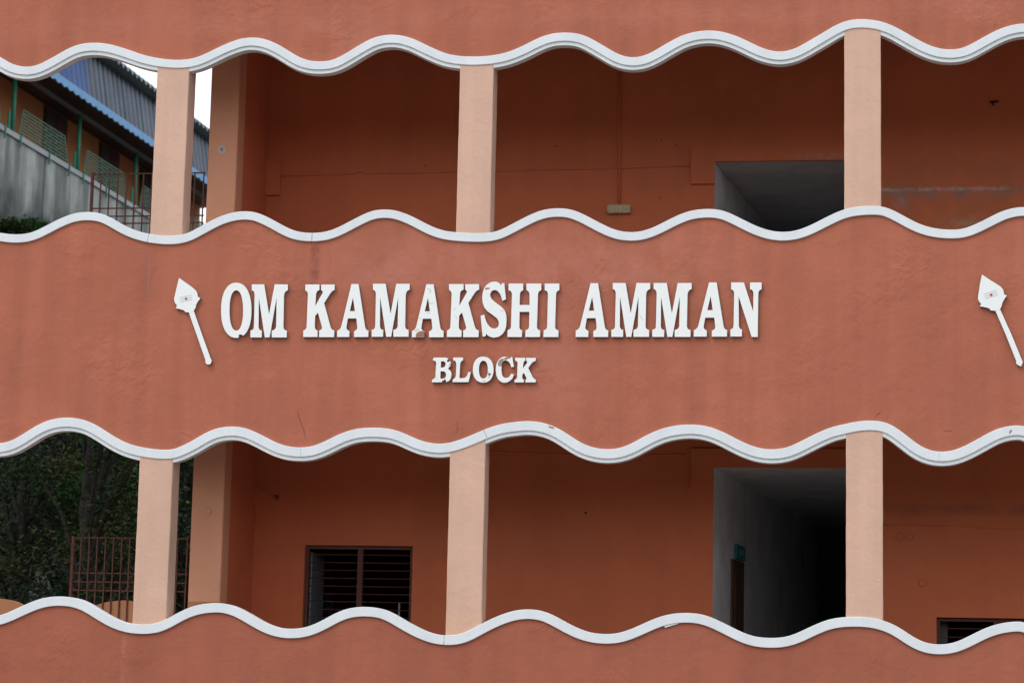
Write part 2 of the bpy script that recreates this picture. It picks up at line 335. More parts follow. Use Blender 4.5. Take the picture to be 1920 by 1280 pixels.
def rail_curve(chunks, oy, per=575):
    pts = [(i * 480 + x / 4, oy + y / 4) for i, c in enumerate(chunks) for x, y in c]
    def yat(x):
        for a, b in zip(pts, pts[1:]):
            if a[0] <= x <= b[0]: return a[1] + (b[1] - a[1]) * (x - a[0]) / (b[0] - a[0])
    dl = yat(0) - yat(per); dr = yat(1920) - yat(1920 - per)
    L = [(x - per, y + dl) for x, y in pts if x < per - 8]
    L2 = [(x - per, y + dl) for x, y in L]
    Rr = [(x + per, y + dr) for x, y in pts if x > 1920 - per + 8]
    R2_ = [(x + per, y + dr) for x, y in Rr]
    allp = L2 + L + pts + Rr + R2_
    cur = catmull([at2(x, y, YT) for x, y in allp], 6)
    # even spacing in x and light smoothing
    x0, x1 = cur[0][0], cur[-1][0]; n = int((x1 - x0) / .03); out = []; j = 0
    for i in range(n + 1):
        x = x0 + (x1 - x0) * i / n
        while j < len(cur) - 2 and cur[j + 1][0] < x: j += 1
        a, b = cur[j], cur[j + 1]
        out.append([x, a[1] + (b[1] - a[1]) * (x - a[0]) / max(1e-9, b[0] - a[0])])
    for _ in range(3):
        zs = [p[1] for p in out]
        for i in range(1, len(out) - 1): out[i][1] = .25 * zs[i - 1] + .5 * zs[i] + .25 * zs[i + 1]
    return [tuple(p) for p in out]
C1, C2, C3, C4 = rail_curve(R1, 20), rail_curve(R2, 340), rail_curve(R3, 750), rail_curve(R4, 1090)
def normals(c):
    r = []
    for i in range(len(c)):
        a, b = c[max(0, i - 1)], c[min(len(c) - 1, i + 1)]; dx, dz = b[0] - a[0], b[1] - a[1]; l = math.hypot(dx, dz); r.append((dz / l, -dx / l))
    return r          # pointing down
def offset(c, o):
    return [(p[0] + n[0] * o, p[1] + n[1] * o) for p, n in zip(c, normals(c))]
def zof(c, x):
    if x <= c[0][0]: return c[0][1]
    for a, b in zip(c, c[1:]):
        if a[0] <= x <= b[0]: return a[1] + (b[1] - a[1]) * (x - a[0]) / max(1e-9, (b[0] - a[0]))
    return c[-1][1]
def sweep(c, section):
    """section: closed loop of (offset down from c, Y)"""
    nn = normals(c); k = len(section); V = []; Fc = []
    for p, n in zip(c, nn):
        for o, y in section: V.append((p[0] + n[0] * o, y, p[1] + n[1] * o))
    for i in range(len(c) - 1):
        for j in range(k):
            Fc.append((i * k + j, i * k + (j + 1) % k, (i + 1) * k + (j + 1) % k, (i + 1) * k + j))
    Fc.append(tuple(range(k))); Fc.append(tuple((len(c) - 1) * k + j for j in range(k))[::-1])
    return V, Fc
def rsec(o0, o1, y0, y1, b=.0035):
    return [(o0 + b, y0), (o1 - b, y0), (o1 - .3 * b, y0 + .3 * b), (o1, y0 + b), (o1, y1), (o0, y1), (o0, y0 + b), (o0 + .3 * b, y0 + .3 * b)]
def band(ctop, cbot, y0, y1):
    """wall between two curves"""
    x0 = max(ctop[0][0] if ctop else -1e9, cbot[0][0] if cbot else -1e9); x1 = min(ctop[-1][0] if ctop else 1e9, cbot[-1][0] if cbot else 1e9)
    return x0, x1
def wallband(ftop, fbot, x0, x1, y0, y1, step=.04):
    n = int((x1 - x0) / step); V = []; Fc = []
    for i in range(n + 1):
        x = x0 + (x1 - x0) * i / n; a, b = fbot(x), ftop(x)
        V += [(x, y0, a), (x, y0, b), (x, y1, b), (x, y1, a)]
    for i in range(n):
        for j in range(4): Fc.append((i * 4 + j, i * 4 + (j + 1) % 4, (i + 1) * 4 + (j + 1) % 4, (i + 1) * 4 + j)[::-1])
    Fc.append((3, 2, 1, 0)[::-1]); Fc.append((n * 4, n * 4 + 1, n * 4 + 2, n * 4 + 3)[::-1])
    return V, Fc

XL, XR = C1[0][0] + .2, C1[-1][0] - .2
XL = max(XL, C4[0][0] + .2, C2[0][0] + .2, C3[0][0] + .2); XR = min(XR, C2[-1][0] - .2, C3[-1][0] - .2, C4[-1][0] - .2)
clip = lambda c: [p for p in c if XL - .01 <= p[0] <= XR + .01]
C1, C2, C3, C4 = map(clip, (C1, C2, C3, C4))

# ground and hill ----------------------------------------------------
gs = [(-900, -900, 0), (900, -900, 0), (900, 1200, 0), (-900, 1200, 0)]
tag(obj('ground', (gs, [(0, 1, 2, 3)]), M['ground']), kind='structure')
WR = 36.1                                   # retaining wall plane
sW, zW = lat(150, 324, WR)
HP = zW
def hill_h(s, wd):
    u = WR - wd                             # metres to the right of the wall
    if u < 0: h = HP - 1.15
    else: h = max(0, (HP - 9.0) * (1 - u / 27.0) ** 1.0) if u < 27 else 0
    a = max(0, min(1, (s - 22) / 22)); b = 1 - max(0, min(1, (s - 108) / 14))
    a = a * a * (3 - 2 * a); b = b * b * (3 - 2 * b)
    if u < 0: a = max(0, min(1, (s - 38) / 8))
    return h * a * b + (math.sin(s * .9 + wd) * .25 + math.sin(wd * 1.3) * .2 if 0 < h * a * b else 0)
V, Fc = [], []
ss = [20 + 2 * i for i in range(56)]; ww = [-2 + 2 * i for i in range(19)] + [35.6, 36.4] + [38, 42, 50, 60, 80]
for s in ss:
    for wd in ww:
        p = P(s, wd, hill_h(s, wd) - .15 if hill_h(s, wd) <= .01 else hill_h(s, wd)); V.append(p)
nw = len(ww)
for i in range(len(ss) - 1):
    for j in range(nw - 1): Fc.append((i * nw + j, i * nw + j + 1, (i + 1) * nw + j + 1, (i + 1) * nw + j)[::-1])
tag(obj('hillside', (V, Fc), M['soil'], smooth=True), kind='structure')

# unseen ridge added behind the camera, blocks low sky light from the corridors
V, Fc = [], []
for i in range(61):
    for j in range(9):
        x = -300 + 10 * i; y = CAM.y - 42 - 9 * j; f = math.sin(min(1, j / 4) * math.pi / 2)
        V.append((x, y, -.3 + f * (10.5 + 1.6 * math.sin(i * .9) + 1.1 * math.sin(i * 2.3 + j))))
for i in range(60):
    for j in range(8): Fc.append((i * 9 + j, (i + 1) * 9 + j, (i + 1) * 9 + j + 1, i * 9 + j + 1)[::-1])
tag(obj('sky_block_ridge', (V, Fc), M['soil'], smooth=True), kind='structure')

# ------------------------------------------------------------------ the school building
pL = at(-40, 640, 0)
bld = thing('school_building', 'terracotta school building with wavy white edged open corridors and peach columns', 'building', (0, 0, 0))
FL1, FL2, FL3 = 1.24, 4.42, 7.78
TW = .0715; TW3 = .0765
# parapet walls (front at Y 0)
f2 = lambda x: zof(C2, x) - .02; f1b = lambda x: zof(C1, x) - TW + .012
f3b = lambda x: zof(C3, x) - TW3 + .012; f4 = lambda x: zof(C4, x) - .02
w_top = obj('parapet_wall', wallband(lambda x: 8.6, f1b, XL, XR, 0, .08), M['terracotta'], bld)
tag(w_top, 'upper parapet wall with wavy lower edge')
w_mid = obj('parapet_wall', wallband(f2, f3b, XL, XR, 0, .08), M['terracotta'], bld)
tag(w_mid, 'middle parapet wall carrying the white lettering')
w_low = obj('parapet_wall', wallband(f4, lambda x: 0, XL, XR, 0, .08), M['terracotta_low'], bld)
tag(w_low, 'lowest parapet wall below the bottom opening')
def seg(c, cuts, tw, y1, parent, name='trim_strip', g=.0035):
    xs = [XL] + [at(px, py, YT).x for px, py, _ in cuts] + [XR]; gs = [.001] + [q[2] for q in cuts] + [.001]
    for a, b, ga, gb in zip(xs, xs[1:], gs, gs[1:]):
        a, b, g = a + ga, b - gb, 0
        part = [p for p in c if a + g < p[0] < b - g]
        za, zb = zof(c, a + g), zof(c, b - g)
        part = [(a + g, za)] + [p for p in part if p[0] > a + g + .004 and p[0] < b - g - .004] + [(b - g, zb)]
        obj(name, sweep(part, rsec(0, tw, YT, y1)), M['white'], parent, smooth=False)
seg(C1, [], TW, .02, w_top)
seg(C2, [(279, 445, .0012), (585, 445, .0026)], TW, .095, w_mid)
seg(C3, [(564, 845, .0007), (907, 815, .002), (1761, 855, .0007)], TW3, .02, w_mid)
seg(C4, [(833, 1195, .0006)], TW3, .095, w_low)
# white lip under the two lower edges
obj('wall_lip', sweep(C1, rsec(TW - .012, TW + .033, -.005, .077, .003)), M['white_soffit'], w_top)
obj('wall_lip', sweep(C3, rsec(TW3 - .012, TW3 + .033, -.005, .077, .003)), M['white_soffit'], w_mid)

# mortar blob, chips
def poly_plate(name, pts, Y0, Y1, m, parent, zoom=None):
    return obj(name, plate([[at2(x, y, Y0) for x, y in pts]], Y0, Y1), [m, m], parent)
poly_plate('mortar_patch', [(1244, 1170), (1271, 1163), (1272, 1168.5), (1258, 1172.5), (1247, 1176)], -.012, .01, M['white_soffit'], w_low)
poly_plate('bare_patch', [(1028, 797), (1034, 799.5), (1040, 801), (1036, 803), (1030, 801)], YT - .0015, YT + .004, M['bare'], w_mid)
poly_plate('bare_patch', [(143, 800.5), (155, 801), (164, 801.5), (163, 806), (152, 805), (143, 803.5)], .010, .02, M['peach'], w_mid)
poly_plate('bare_patch', [(1893, 807), (1896, 805), (1898, 806), (1895, 811), (1892, 813)], YT - .0015, YT + .004, M['bare'], w_mid)

def wall_crack(pts, wdt, m, parent):
    q = [Vector(p) for p in pts]; a, b = [], []
    for i, p in enumerate(q):
        d = (q[min(i + 1, len(q) - 1)] - q[max(0, i - 1)]).normalized(); n = Vector((-d.y, d.x)) * wdt / 2 * (.3 if i in (0, len(q) - 1) else 1)
        a.append(tuple(p + n)); b.append(tuple(p - n))
    poly_plate('crack', a + b[::-1], -.0012, .003, m, parent)
M['crack'] = mat('dark_terracotta_crack', (.20, .06, .04), .9, .1)
M['crack_grey'] = mat('grey_wall_joint', (.34, .19, .17), .9, .1)
wall_crack([(557, 768), (560, 780), (566, 797), (570, 806), (572, 822)], 1.1, M['crack'], w_mid)
wall_crack([(279.5, 458), (279, 480), (280, 505), (278.5, 530), (279, 555)], 1.2, M['crack_grey'], w_mid)
wall_crack([(857, 788), (857.5, 800), (856, 812)], 1.0, M['crack'], w_mid)
wall_crack([(1640, 782), (1648, 775), (1653, 771)], 1.4, M['crack'], w_mid)
wall_crack([(1768, 809), (1776, 807), (1785, 807)], 1.2, M['crack'], w_mid)
# slabs, ceilings, roof
XB1 = XR
def slab(name, z, y0=.12, y1=9.0, m=None, x0=XL, x1=XR, t=.12): return obj(name, box(x0, x1, y0, y1, z - t, z), m or M['floor'], bld)
YP, YB = .85, 1.9
Xp0 = at(384, 416, YP).x; Xp1 = at(440, 390, YP).x
for z in (FL1, FL2, FL3):
    obj('floor_slab', box(XL, XR, .081, YP + .15, z - .12, z), M['floor'], bld)
    obj('floor_slab', box(Xp0 + .02, XR, YP + .15, 9.0, z - .12, z), M['floor'], bld)
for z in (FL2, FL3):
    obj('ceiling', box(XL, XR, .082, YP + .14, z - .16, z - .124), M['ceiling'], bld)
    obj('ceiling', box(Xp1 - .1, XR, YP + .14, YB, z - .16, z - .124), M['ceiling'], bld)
# front columns : (px left top, py, px left bottom, py, width px, storey)
def column(xl, xr, top, bot, y0=-.009, y1=.191):
    # shaft whose ends are cut to the two rails it runs between; its edges are slightly uneven
    n = 9; r = .007; V, Fc = [], []; NZ = 26
    for k in range(NZ + 1):
        f = k / NZ; row = []
        for j, (x, y) in enumerate([(xl + r, y0), (xr - r, y0), (xr - .3 * r, y0 + .3 * r), (xr, y0 + r), (xr, y1), (xl, y1), (xl, y0 + r), (xl + .3 * r, y0 + .3 * r)]):
            w = .0006 * math.sin(k * 1.7 + x * 9 + j) + .0006 * math.sin(k * .5 + 2.1 * x)
            zb, zt_ = bot(x), top(x)
            V.append((x + w, y, zb + (zt_ - zb) * f))
    for k in range(NZ):
        for j in range(8): Fc.append((k * 8 + j, k * 8 + (j + 1) % 8, (k + 1) * 8 + (j + 1) % 8, (k + 1) * 8 + j))
    Fc.append(tuple(range(8))[::-1]); Fc.append(tuple(NZ * 8 + j for j in range(8)))
    return obj('column', (V, Fc), M['peach'], bld)
def cx(a, b): return (at(*a, -.009).x + at(*b, -.009).x) / 2
ups = [(cx((295, 130), (281, 439)), cx((355, 130), (341.5, 439))), (cx((863, 122), (854.5, 437)), cx((925, 122), (919.5, 437))), (cx((1583, 70), (1583, 390)), cx((1651.5, 70), (1652, 390)))]
los = [(cx((261, 857), (249, 1166)), cx((322.5, 857), (313.5, 1166))), (cx((844, 845), (835, 1190)), cx((910, 830), (903, 1180))), (cx((1587.5, 815), (1585, 1158)), cx((1656, 815), (1655, 1160)))]
ups = [(ups[0][0] - 2.85, ups[0][1] - 2.85)] + ups + [(ups[2][0] + 2.95, ups[2][1] + 2.95)]
los = [(los[0][0] - 2.85, los[0][1] - 2.85)] + los + [(los[2][0] + 2.95, los[2][1] + 2.95)]
for a, b in ups: column(a, b, lambda x: zof(C1, x) - .035, lambda x: zof(C2, x) - .035)
for a, b in los: column(a, b, lambda x: zof(C3, x) - .035, lambda x: zof(C4, x) - .035)

# corner post and the storeys' back walls
YP, YB = .85, 1.9
post_side = []
for z0, z1, q in ((FL2, FL3 - .165, ((395, 200), (384.5, 416), (451, 110), (440.5, 390))), (FL1, FL2 - .165, ((363, 850), (352.5, 1130), (422.5, 860), (412, 1130)))):
    xl = (at(*q[0], YP).x + at(*q[1], YP).x) / 2; xr = (at(*q[2], YP).x + at(*q[3], YP).x) / 2
    obj('corner_post', box(xl, xr, YP, YP + .22, z0, z1, .006), M['post'], bld)
    if z0 == FL1:
        zd = at(380, 1127, YP).z
        obj('dado_band', box(xl + .003, xr - .003, YP - .003, YP + .1, z0, zd), M['dado'], bld)
    obj('end_wall', box(xr - .14, xr - .004, YP + .22, YB, z0, z1), M['inner'], bld)
    post_side.append((xl, xr))
def holed_wall(x0, x1, z0, z1, y0, y1, holes):
    xs = sorted({x0, x1} | {h[0] for h in holes} | {h[1] for h in holes}); zs = sorted({z0, z1} | {h[2] for h in holes} | {h[3] for h in holes})
    def solid(i, j):
        if i < 0 or j < 0 or i >= len(xs) - 1 or j >= len(zs) - 1: return False
        mx, mz = (xs[i] + xs[i + 1]) / 2, (zs[j] + zs[j + 1]) / 2
        return not any(h[0] < mx < h[1] and h[2] < mz < h[3] for h in holes)
    V, Fc = [], []
    def q(*p): b = len(V); V.extend(p); Fc.append((b, b + 1, b + 2, b + 3))
    for i in range(len(xs) - 1):
        for j in range(len(zs) - 1):
            if not solid(i, j): continue
            a, b, c, d = xs[i], xs[i + 1], zs[j], zs[j + 1]
            q((a, y0, c), (b, y0, c), (b, y0, d), (a, y0, d)); q((b, y1, c), (a, y1, c), (a, y1, d), (b, y1, d))
            if not solid(i - 1, j): q((a, y1, c), (a, y0, c), (a, y0, d), (a, y1, d))
            if not solid(i + 1, j): q((b, y0, c), (b, y1, c), (b, y1, d), (b, y0, d))
            if not solid(i, j - 1): q((a, y1, c), (b, y1, c), (b, y0, c), (a, y0, c))
            if not solid(i, j + 1): q((a, y0, d), (b, y0, d), (b, y1, d), (a, y1, d))
    return V, Fc
def X(px, py, Y=YB): return at(px, py, Y).x
def Z(px, py, Y=YB): return at(px, py, Y).z
XBL = post_side[0][1] - .14
up_pass = (X(1340, 360), X(1622, 360), FL2 + .001, Z(1460, 303))
lo_pass = (X(1337.5, 1000), X(1622, 1000), FL1 + .001, Z(1460, 877))
winL = (X(569, 1100), X(772, 1100), Z(670, 1022) - 1.25, Z(670, 1022))
winR = (X(1756, 1185), X(1756, 1185) + 1.35, Z(1800, 1157) - 1.25, Z(1800, 1157))
obj('back_wall', holed_wall(XBL, XR, FL2, FL3 - .16, YB, YB + .2, [up_pass]), M['inner'], bld)
obj('back_wall', holed_wall(XBL, XR, FL1, FL2 - .16, YB, YB + .2, [lo_pass, winL, winR]), M['inner'], bld)

# passages behind the openings
def passage(op, L, skew, parent=bld):
    x0, x1, z0, z1 = op; y0 = YB + .2; y1 = y0 + L; dx = math.tan(math.radians(skew)) * L
    obj('passage_wall', join(([(x0 - .0, YB + .004, z0), (x0 + dx, y1, z0), (x0 + dx, y1, z1), (x0 - .0, YB + .004, z1), (x0 - .12, YB + .21, z0), (x0 + dx - .12, y1, z0), (x0 + dx - .12, y1, z1), (x0 - .12, YB + .21, z1)],
        [(0, 1, 2, 3), (7, 6, 5, 4), (0, 3, 7, 4), (1, 5, 6, 2), (0, 4, 5, 1), (3, 2, 6, 7)])), M['grey_paint'], parent)
    obj('passage_wall', box(x1 + .35, x1 + .47, y0 + .001, y1, z0, z1 + .3), M['grey_paint'], parent)
    obj('passage_ceiling', box(x0 - .02, x1 + .6, YB + .003, y1 + .1, z1 - .002, z1 + .06), M['grey_paint'], parent)
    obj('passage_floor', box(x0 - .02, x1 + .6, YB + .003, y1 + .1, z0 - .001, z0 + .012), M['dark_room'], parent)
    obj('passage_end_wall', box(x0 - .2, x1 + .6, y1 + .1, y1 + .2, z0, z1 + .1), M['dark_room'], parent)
passage(up_pass, 6.0, 7.0); passage(lo_pass, 6.0, 7.0)
# shells of the rooms behind the two windows
def room(x0, x1, z0, z1, slit=None, y1=8.2):
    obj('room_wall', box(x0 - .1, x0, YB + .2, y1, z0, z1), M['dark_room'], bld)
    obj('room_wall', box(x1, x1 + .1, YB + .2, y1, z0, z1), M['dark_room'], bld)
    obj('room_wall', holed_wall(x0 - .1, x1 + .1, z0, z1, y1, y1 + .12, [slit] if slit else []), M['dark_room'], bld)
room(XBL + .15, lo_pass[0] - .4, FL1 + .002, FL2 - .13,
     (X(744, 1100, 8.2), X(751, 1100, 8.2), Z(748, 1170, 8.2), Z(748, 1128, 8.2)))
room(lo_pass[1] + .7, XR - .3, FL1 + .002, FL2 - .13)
# building's rear wall, end wall and roof
obj('rear_wall', holed_wall(Xp0 + .03, XR, FL1, 8.2, 9.0, 9.15, [(X(742, 1100, 9.0), X(753, 1100, 9.0), Z(748, 1172, 9.0), Z(748, 1120, 9.0))]), M['terracotta'], bld)
obj('end_wall', box(Xp0 + .03, Xp0 + .11, YB + .21, 8.99, FL1, 8.2), M['terracotta'], bld)

# windows -----------------------------------------------------------
def window(h, mull_px, rods, shutter=False):
    x0, x1, z0, z1 = h; y0, y1 = YB + .05, YB + .11; t = .03
    fr = obj('window', join(box(x0, x0 + t, y0, y1, z0, z1), box(x1 - t, x1, y0, y1, z0, z1), box(x0 + t, x1 - t, y0, y1, z1 - t, z1), box(x0 + t, x1 - t, y0, y1, z0, z0 + t)), M['maroon'], bld)
    mx = mull_px
    obj('mullion', box(mx - .024, mx + .024, y0 + .004, y1 + .01, z0 + t, z1 - t), M['maroon'], fr)
    for z in rods:
        obj('bar', tube([(x0 + t - .005, YB + .075, z), (x1 - t + .005, YB + .075, z)], .0055, 6), M['bar'], fr)
    return fr
rodsL = [Z(670, y) for y in (1038.5, 1053.5, 1068, 1083, 1098, 1112.5, 1127, 1142, 1157, 1172, 1187, 1202)]
fl = window(winL, X(672, 1080), rodsL)
rodsR = [Z(1800, y) for y in (1177, 1193.5, 1209, 1224, 1240)]
fr_ = window(winR, X(1869, 1170), rodsR)
# opened leaf of pale glass seen edge on, and an inner curtain strip
xs = X(576, 1100, YB + .14)
lf = obj('shutter_leaf', box(X(577, 1100, 2.12), X(584, 1100, 2.12), 2.12, 2.6, winL[2] + .05, winL[3] - .05), M['glass'], fl)
cb = thing('cupboard', 'brown wooden cupboard inside the dark room behind the left window', 'cupboard', (X(592, 1130, 5.5), 5.5, FL1))
xa, xb = X(586, 1100, 5.0), X(607, 1100, 5.0); zt = Z(600, 1083, 5.0)
obj('cabinet_body', box(xa, xb, 5.0, 5.5, FL1, zt, .01), M['wood'], cb)
obj('cabinet_door', box(xa + .02, (xa + xb) / 2 - .005, 4.98, 4.999, FL1 + .1, zt - .05), M['wood'], cb)
obj('cabinet_door', box((xa + xb) / 2 + .005, xb - .02, 4.98, 4.999, FL1 + .1, zt - .05), M['wood'], cb)
cu_ = obj('curtain', (lambda pts: ([(x, y, z) for x, y in pts for z in (FL1 + .4, Z(620, 1070, 4.4))], [(2 * i, 2 * i + 2, 2 * i + 3, 2 * i + 1) for i in range(len(pts) - 1)]))(
    [(X(612, 1100, 4.4) + k * .012, 4.4 + .03 * math.sin(k * 1.6)) for k in range(8)]), M['glass'])
cu_.location = (0, 0, 0); tag(cu_, 'narrow blue grey curtain hanging in the dark room behind the left window', 'curtain')

# lintel blocks, proud of the back wall
def block(name, x0, x1, z0, z1, d=.012): return obj(name, box(x0, x1, YB - d, YB + .05, z0, z1, .003), M['inner'], bld)
zt_, zb_ = Z(1320, 278), Z(1320, 346)
obj('lintel', holed_wall(X(1296, 310), X(1640, 310), zb_, zt_, YB - .035, YB + .02, [(up_pass[0], up_pass[1], zb_, up_pass[3])]), M['inner'], bld)
zt_, zb_ = Z(1320, 841), Z(1320, 917)
obj('lintel', holed_wall(X(1296, 880), X(1640, 880), zb_, zt_, YB - .035, YB + .02, [(lo_pass[0], lo_pass[1], zb_, lo_pass[3])]), M['inner'], bld)
obj('lintel', box(XBL + .12, X(527, 335), YB - .035, YB + .02, Z(510, 367), Z(510, 304), .003), M['inner'], bld)

# thin cables, conduit, box, hooks
def polyline(name, pts, r, m, Y=YB, parent=bld, n=6):
    return obj(name, tube([at(x, y, Y) for x, y in pts], r, n), m, parent, smooth=True)
polyline('cable', [(527, 330), (560, 329), (600, 328), (640, 327), (665, 326), (672, 322), (680, 322), (687, 326), (715, 325), (721, 323), (728, 325), (780, 324), (850, 322), (940, 320.5), (1050, 318), (1150, 316), (1240, 313), (1293, 311)], .008, M['inner'], YB - .004)
polyline('cable', [(900, 843), (935, 847), (1000, 849), (1035, 851), (1180, 853), (1240, 852), (1285, 851)], .006, M['inner'], YB - .002)
polyline('cable', [(1640, 984.5), (1720, 984), (1800, 986), (1850, 989.5), (1990, 992)], .006, M['inner'], YB - .003)
polyline('cable', [(481, 830), (480, 900), (478, 940), (480, 970), (486, 982), (494, 980)], .007, M['inner'], YB - .01)
polyline('cable', [(481, 910), (492, 915), (505, 925), (519, 931)], .005, M['inner'], YB - .01)
jb = thing('switch_box', 'yellowed plastic switch box on the upper corridor wall below a thin conduit', 'switch box', at(1161, 402, YB))
x0, x1 = X(1139, 394), X(1183, 394); z0, z1 = Z(1161, 401.5), Z(1161, 386)
obj('box_body', box(x0, x1, YB - .055, YB - .001, z0, z1, .006), M['yellow'], jb)
obj('switch_plate', box(x0 + .018, x1 - .018, YB - .059, YB - .05, z0 + .014, z1 - .014, .002), M['cream'], jb)
for k in range(5):
    xx = x0 + .035 + k * (x1 - x0 - .07) / 4
    obj('switch', box(xx - .009, xx + .009, YB - .064, YB - .055, z0 + .022, z1 - .022, .002), M['yellow'], jb)
obj('conduit', tube([at(1161.5, 60, YB - .012), at(1161, 386, YB - .012)], .013, 10), M['inner'], bld, smooth=True)
obj('hook', join(beam(at(1856, 192, YB - .03), at(1872, 190, YB - .03), .015, .015), beam(at(1862, 192, YB - .03), at(1862, 198, YB), .012, .012)), M['black'], bld)
obj('lamp_holder', tube([at(519, 931, YB), at(519, 933, YB - .05)], .018, 10), M['maroon'], bld)
for px, py in ((1098, 961), (903 + 140, 276 - 2), (1240, 263), (1268, 273), (1237, 372), (797, 311)):
    obj('nail_hole', tube([at(px, py, YB - .003), at(px, py, YB + .01)], .011 if py > 900 else .007, 8), M['black'], bld)
def ring(px, py, Y, r, m, name='wall_cap'):
    c = at(px, py, Y); V, Fc = [], []; n = 20
    prof = [(r, .0), (r, -.008), (r * .93, -.012), (r * .84, -.008), (0.001, -.006)]
    for k in range(n):
        t = 2 * math.pi * k / n
        for rr, dy in prof: V.append((c.x + math.cos(t) * rr, Y + dy, c.z + math.sin(t) * rr))
    q = len(prof)
    for k in range(n):
        for j in range(q - 1): Fc.append((k * q + j, ((k + 1) % n) * q + j, ((k + 1) % n) * q + j + 1, k * q + j + 1))
    return obj(name, (V, Fc), m, bld)
for px, py in ((1687, 1005), (1706, 1006), (1730, 1092)): ring(px, py, YB, .033, M['inner'])
ring(390, 958, YP, .03, M['post'])
bd = thing('round_badge', 'small pale round badge with grey mark stuck on the corner post', 'badge', at(416, 281, YP))
c = at(416, 281, YP)
def disc(c, r, y0, y1, n=24): return plate([[(c.x + r * math.cos(2 * math.pi * k / n), c.z + r * math.sin(2 * math.pi * k / n)) for k in range(n)]], y0, y1)
obj('badge_disc', disc(c, .034, YP - .006, YP - .001), [M['badge'], M['badge']], bd)
def strokes(c, lines, t, Y0, Y1): return join(*[beam((c.x + a * .01, (Y0 + Y1) / 2, c.z + b * .01), (c.x + d * .01, (Y0 + Y1) / 2, c.z + e * .01), abs(Y1 - Y0) if False else t, t) for a, b, d, e in lines])
obj('badge_print', strokes(c, [(-1.2, 1.3, 1.2, 1.3), (-1.2, .2, 1.2, .2), (-.8, -1.3, -.8, 1.3), (.7, -1.3, .7, 1.3), (-.8, -1.2, .9, -1.2)], .0045, YP - .0075, YP - .0065), M['badge_ink'], bd)

# signs in the lower passage
sg = thing('room_sign', 'small teal sign board above the brown door in the grey passage', 'sign', at(1384, 1046, 3.7))
def on_skew(op, L, z0, z1, L2, d=.02):
    """box on the skewed left wall of a passage between depths L and L2"""
    k = math.tan(math.radians(7.0)); y0 = YB + .2
    k = math.tan(math.radians(7.0)) * 6 / 6.196; y0 = YB + .004
    return ([(op[0] + k * l + o, y0 + l, z) for l in (L, L2) for o in (-.01, d) for z in (z0, z1)], [(0, 1, 3, 2), (4, 6, 7, 5), (0, 4, 5, 1), (2, 3, 7, 6), (0, 2, 6, 4), (1, 5, 7, 3)])
def depth_on(op, px, py):
    k = math.tan(math.radians(7.0)) * 6 / 6.196
    lo, hi = 0, 6
    for _ in range(40):
        mid = (lo + hi) / 2
        if at(px, py, YB + .004 + mid).x > op[0] + k * mid: lo = mid      # ray is right of the wall: intersection is deeper
        else: hi = mid
    return lo
Ls0, Ls1 = depth_on(lo_pass, 1376, 1033), depth_on(lo_pass, 1391.5, 1033)
zs0 = at(1380, 1046, YB + Ls0).z; zs1 = at(1380, 1019, YB + Ls0).z
obj('sign_board', on_skew(lo_pass, Ls0, zs0, zs1, Ls1, .03), M['teal'], sg)
Lm = (Ls0 + Ls1) / 2
for k in range(3):
    a = Ls0 + (Ls1 - Ls0) * (.25 + .2 * k)
    obj('sign_print', on_skew(lo_pass, a, zs0 + .04, zs1 - .04, a + (Ls1 - Ls0) * .1, .034), M['paleprint'], sg)
Ld0, Ld1 = depth_on(lo_pass, 1370, 1100), depth_on(lo_pass, 1391, 1100); zd = at(1380, 1047, YB + Ld0).z
dr = obj('door', on_skew(lo_pass, Ld0, FL1 + .002, zd, Ld1, .02), M['wood'], bld)
obj('door_panel', on_skew(lo_pass, Ld0 + .08, FL1 + .15, FL1 + .95, Ld1 - .08, .03), M['wood'], dr)
obj('door_panel', on_skew(lo_pass, Ld0 + .08, FL1 + 1.1, zd - .1, Ld1 - .08, .03), M['wood'], dr)
hs = thing('hanging_sign', 'dim rectangular sign board facing out deep in the dark passage', 'sign', at(1484, 1060, 7.0))
x0, x1, z0, z1 = X(1464, 1050, 7.0), X(1504, 1050, 7.0), Z(1484, 1060, 7.0), Z(1484, 1045, 7.0)
obj('sign_board', box(x0, x1, 7.0, 7.03, z0, z1), M['grey_paint'], hs)
obj('sign_frame', join(box(x0 - .01, x1 + .01, 6.985, 7.0, z1 - .012, z1 + .01), box(x0 - .01, x1 + .01, 6.985, 7.0, z0 - .01, z0 + .012), box(x0 - .01, x0 + .012, 6.985, 7.0, z0 + .012, z1 - .012), box(x1 - .012, x1 + .01, 6.985, 7.0, z0 + .012, z1 - .012)), M['black'], hs)

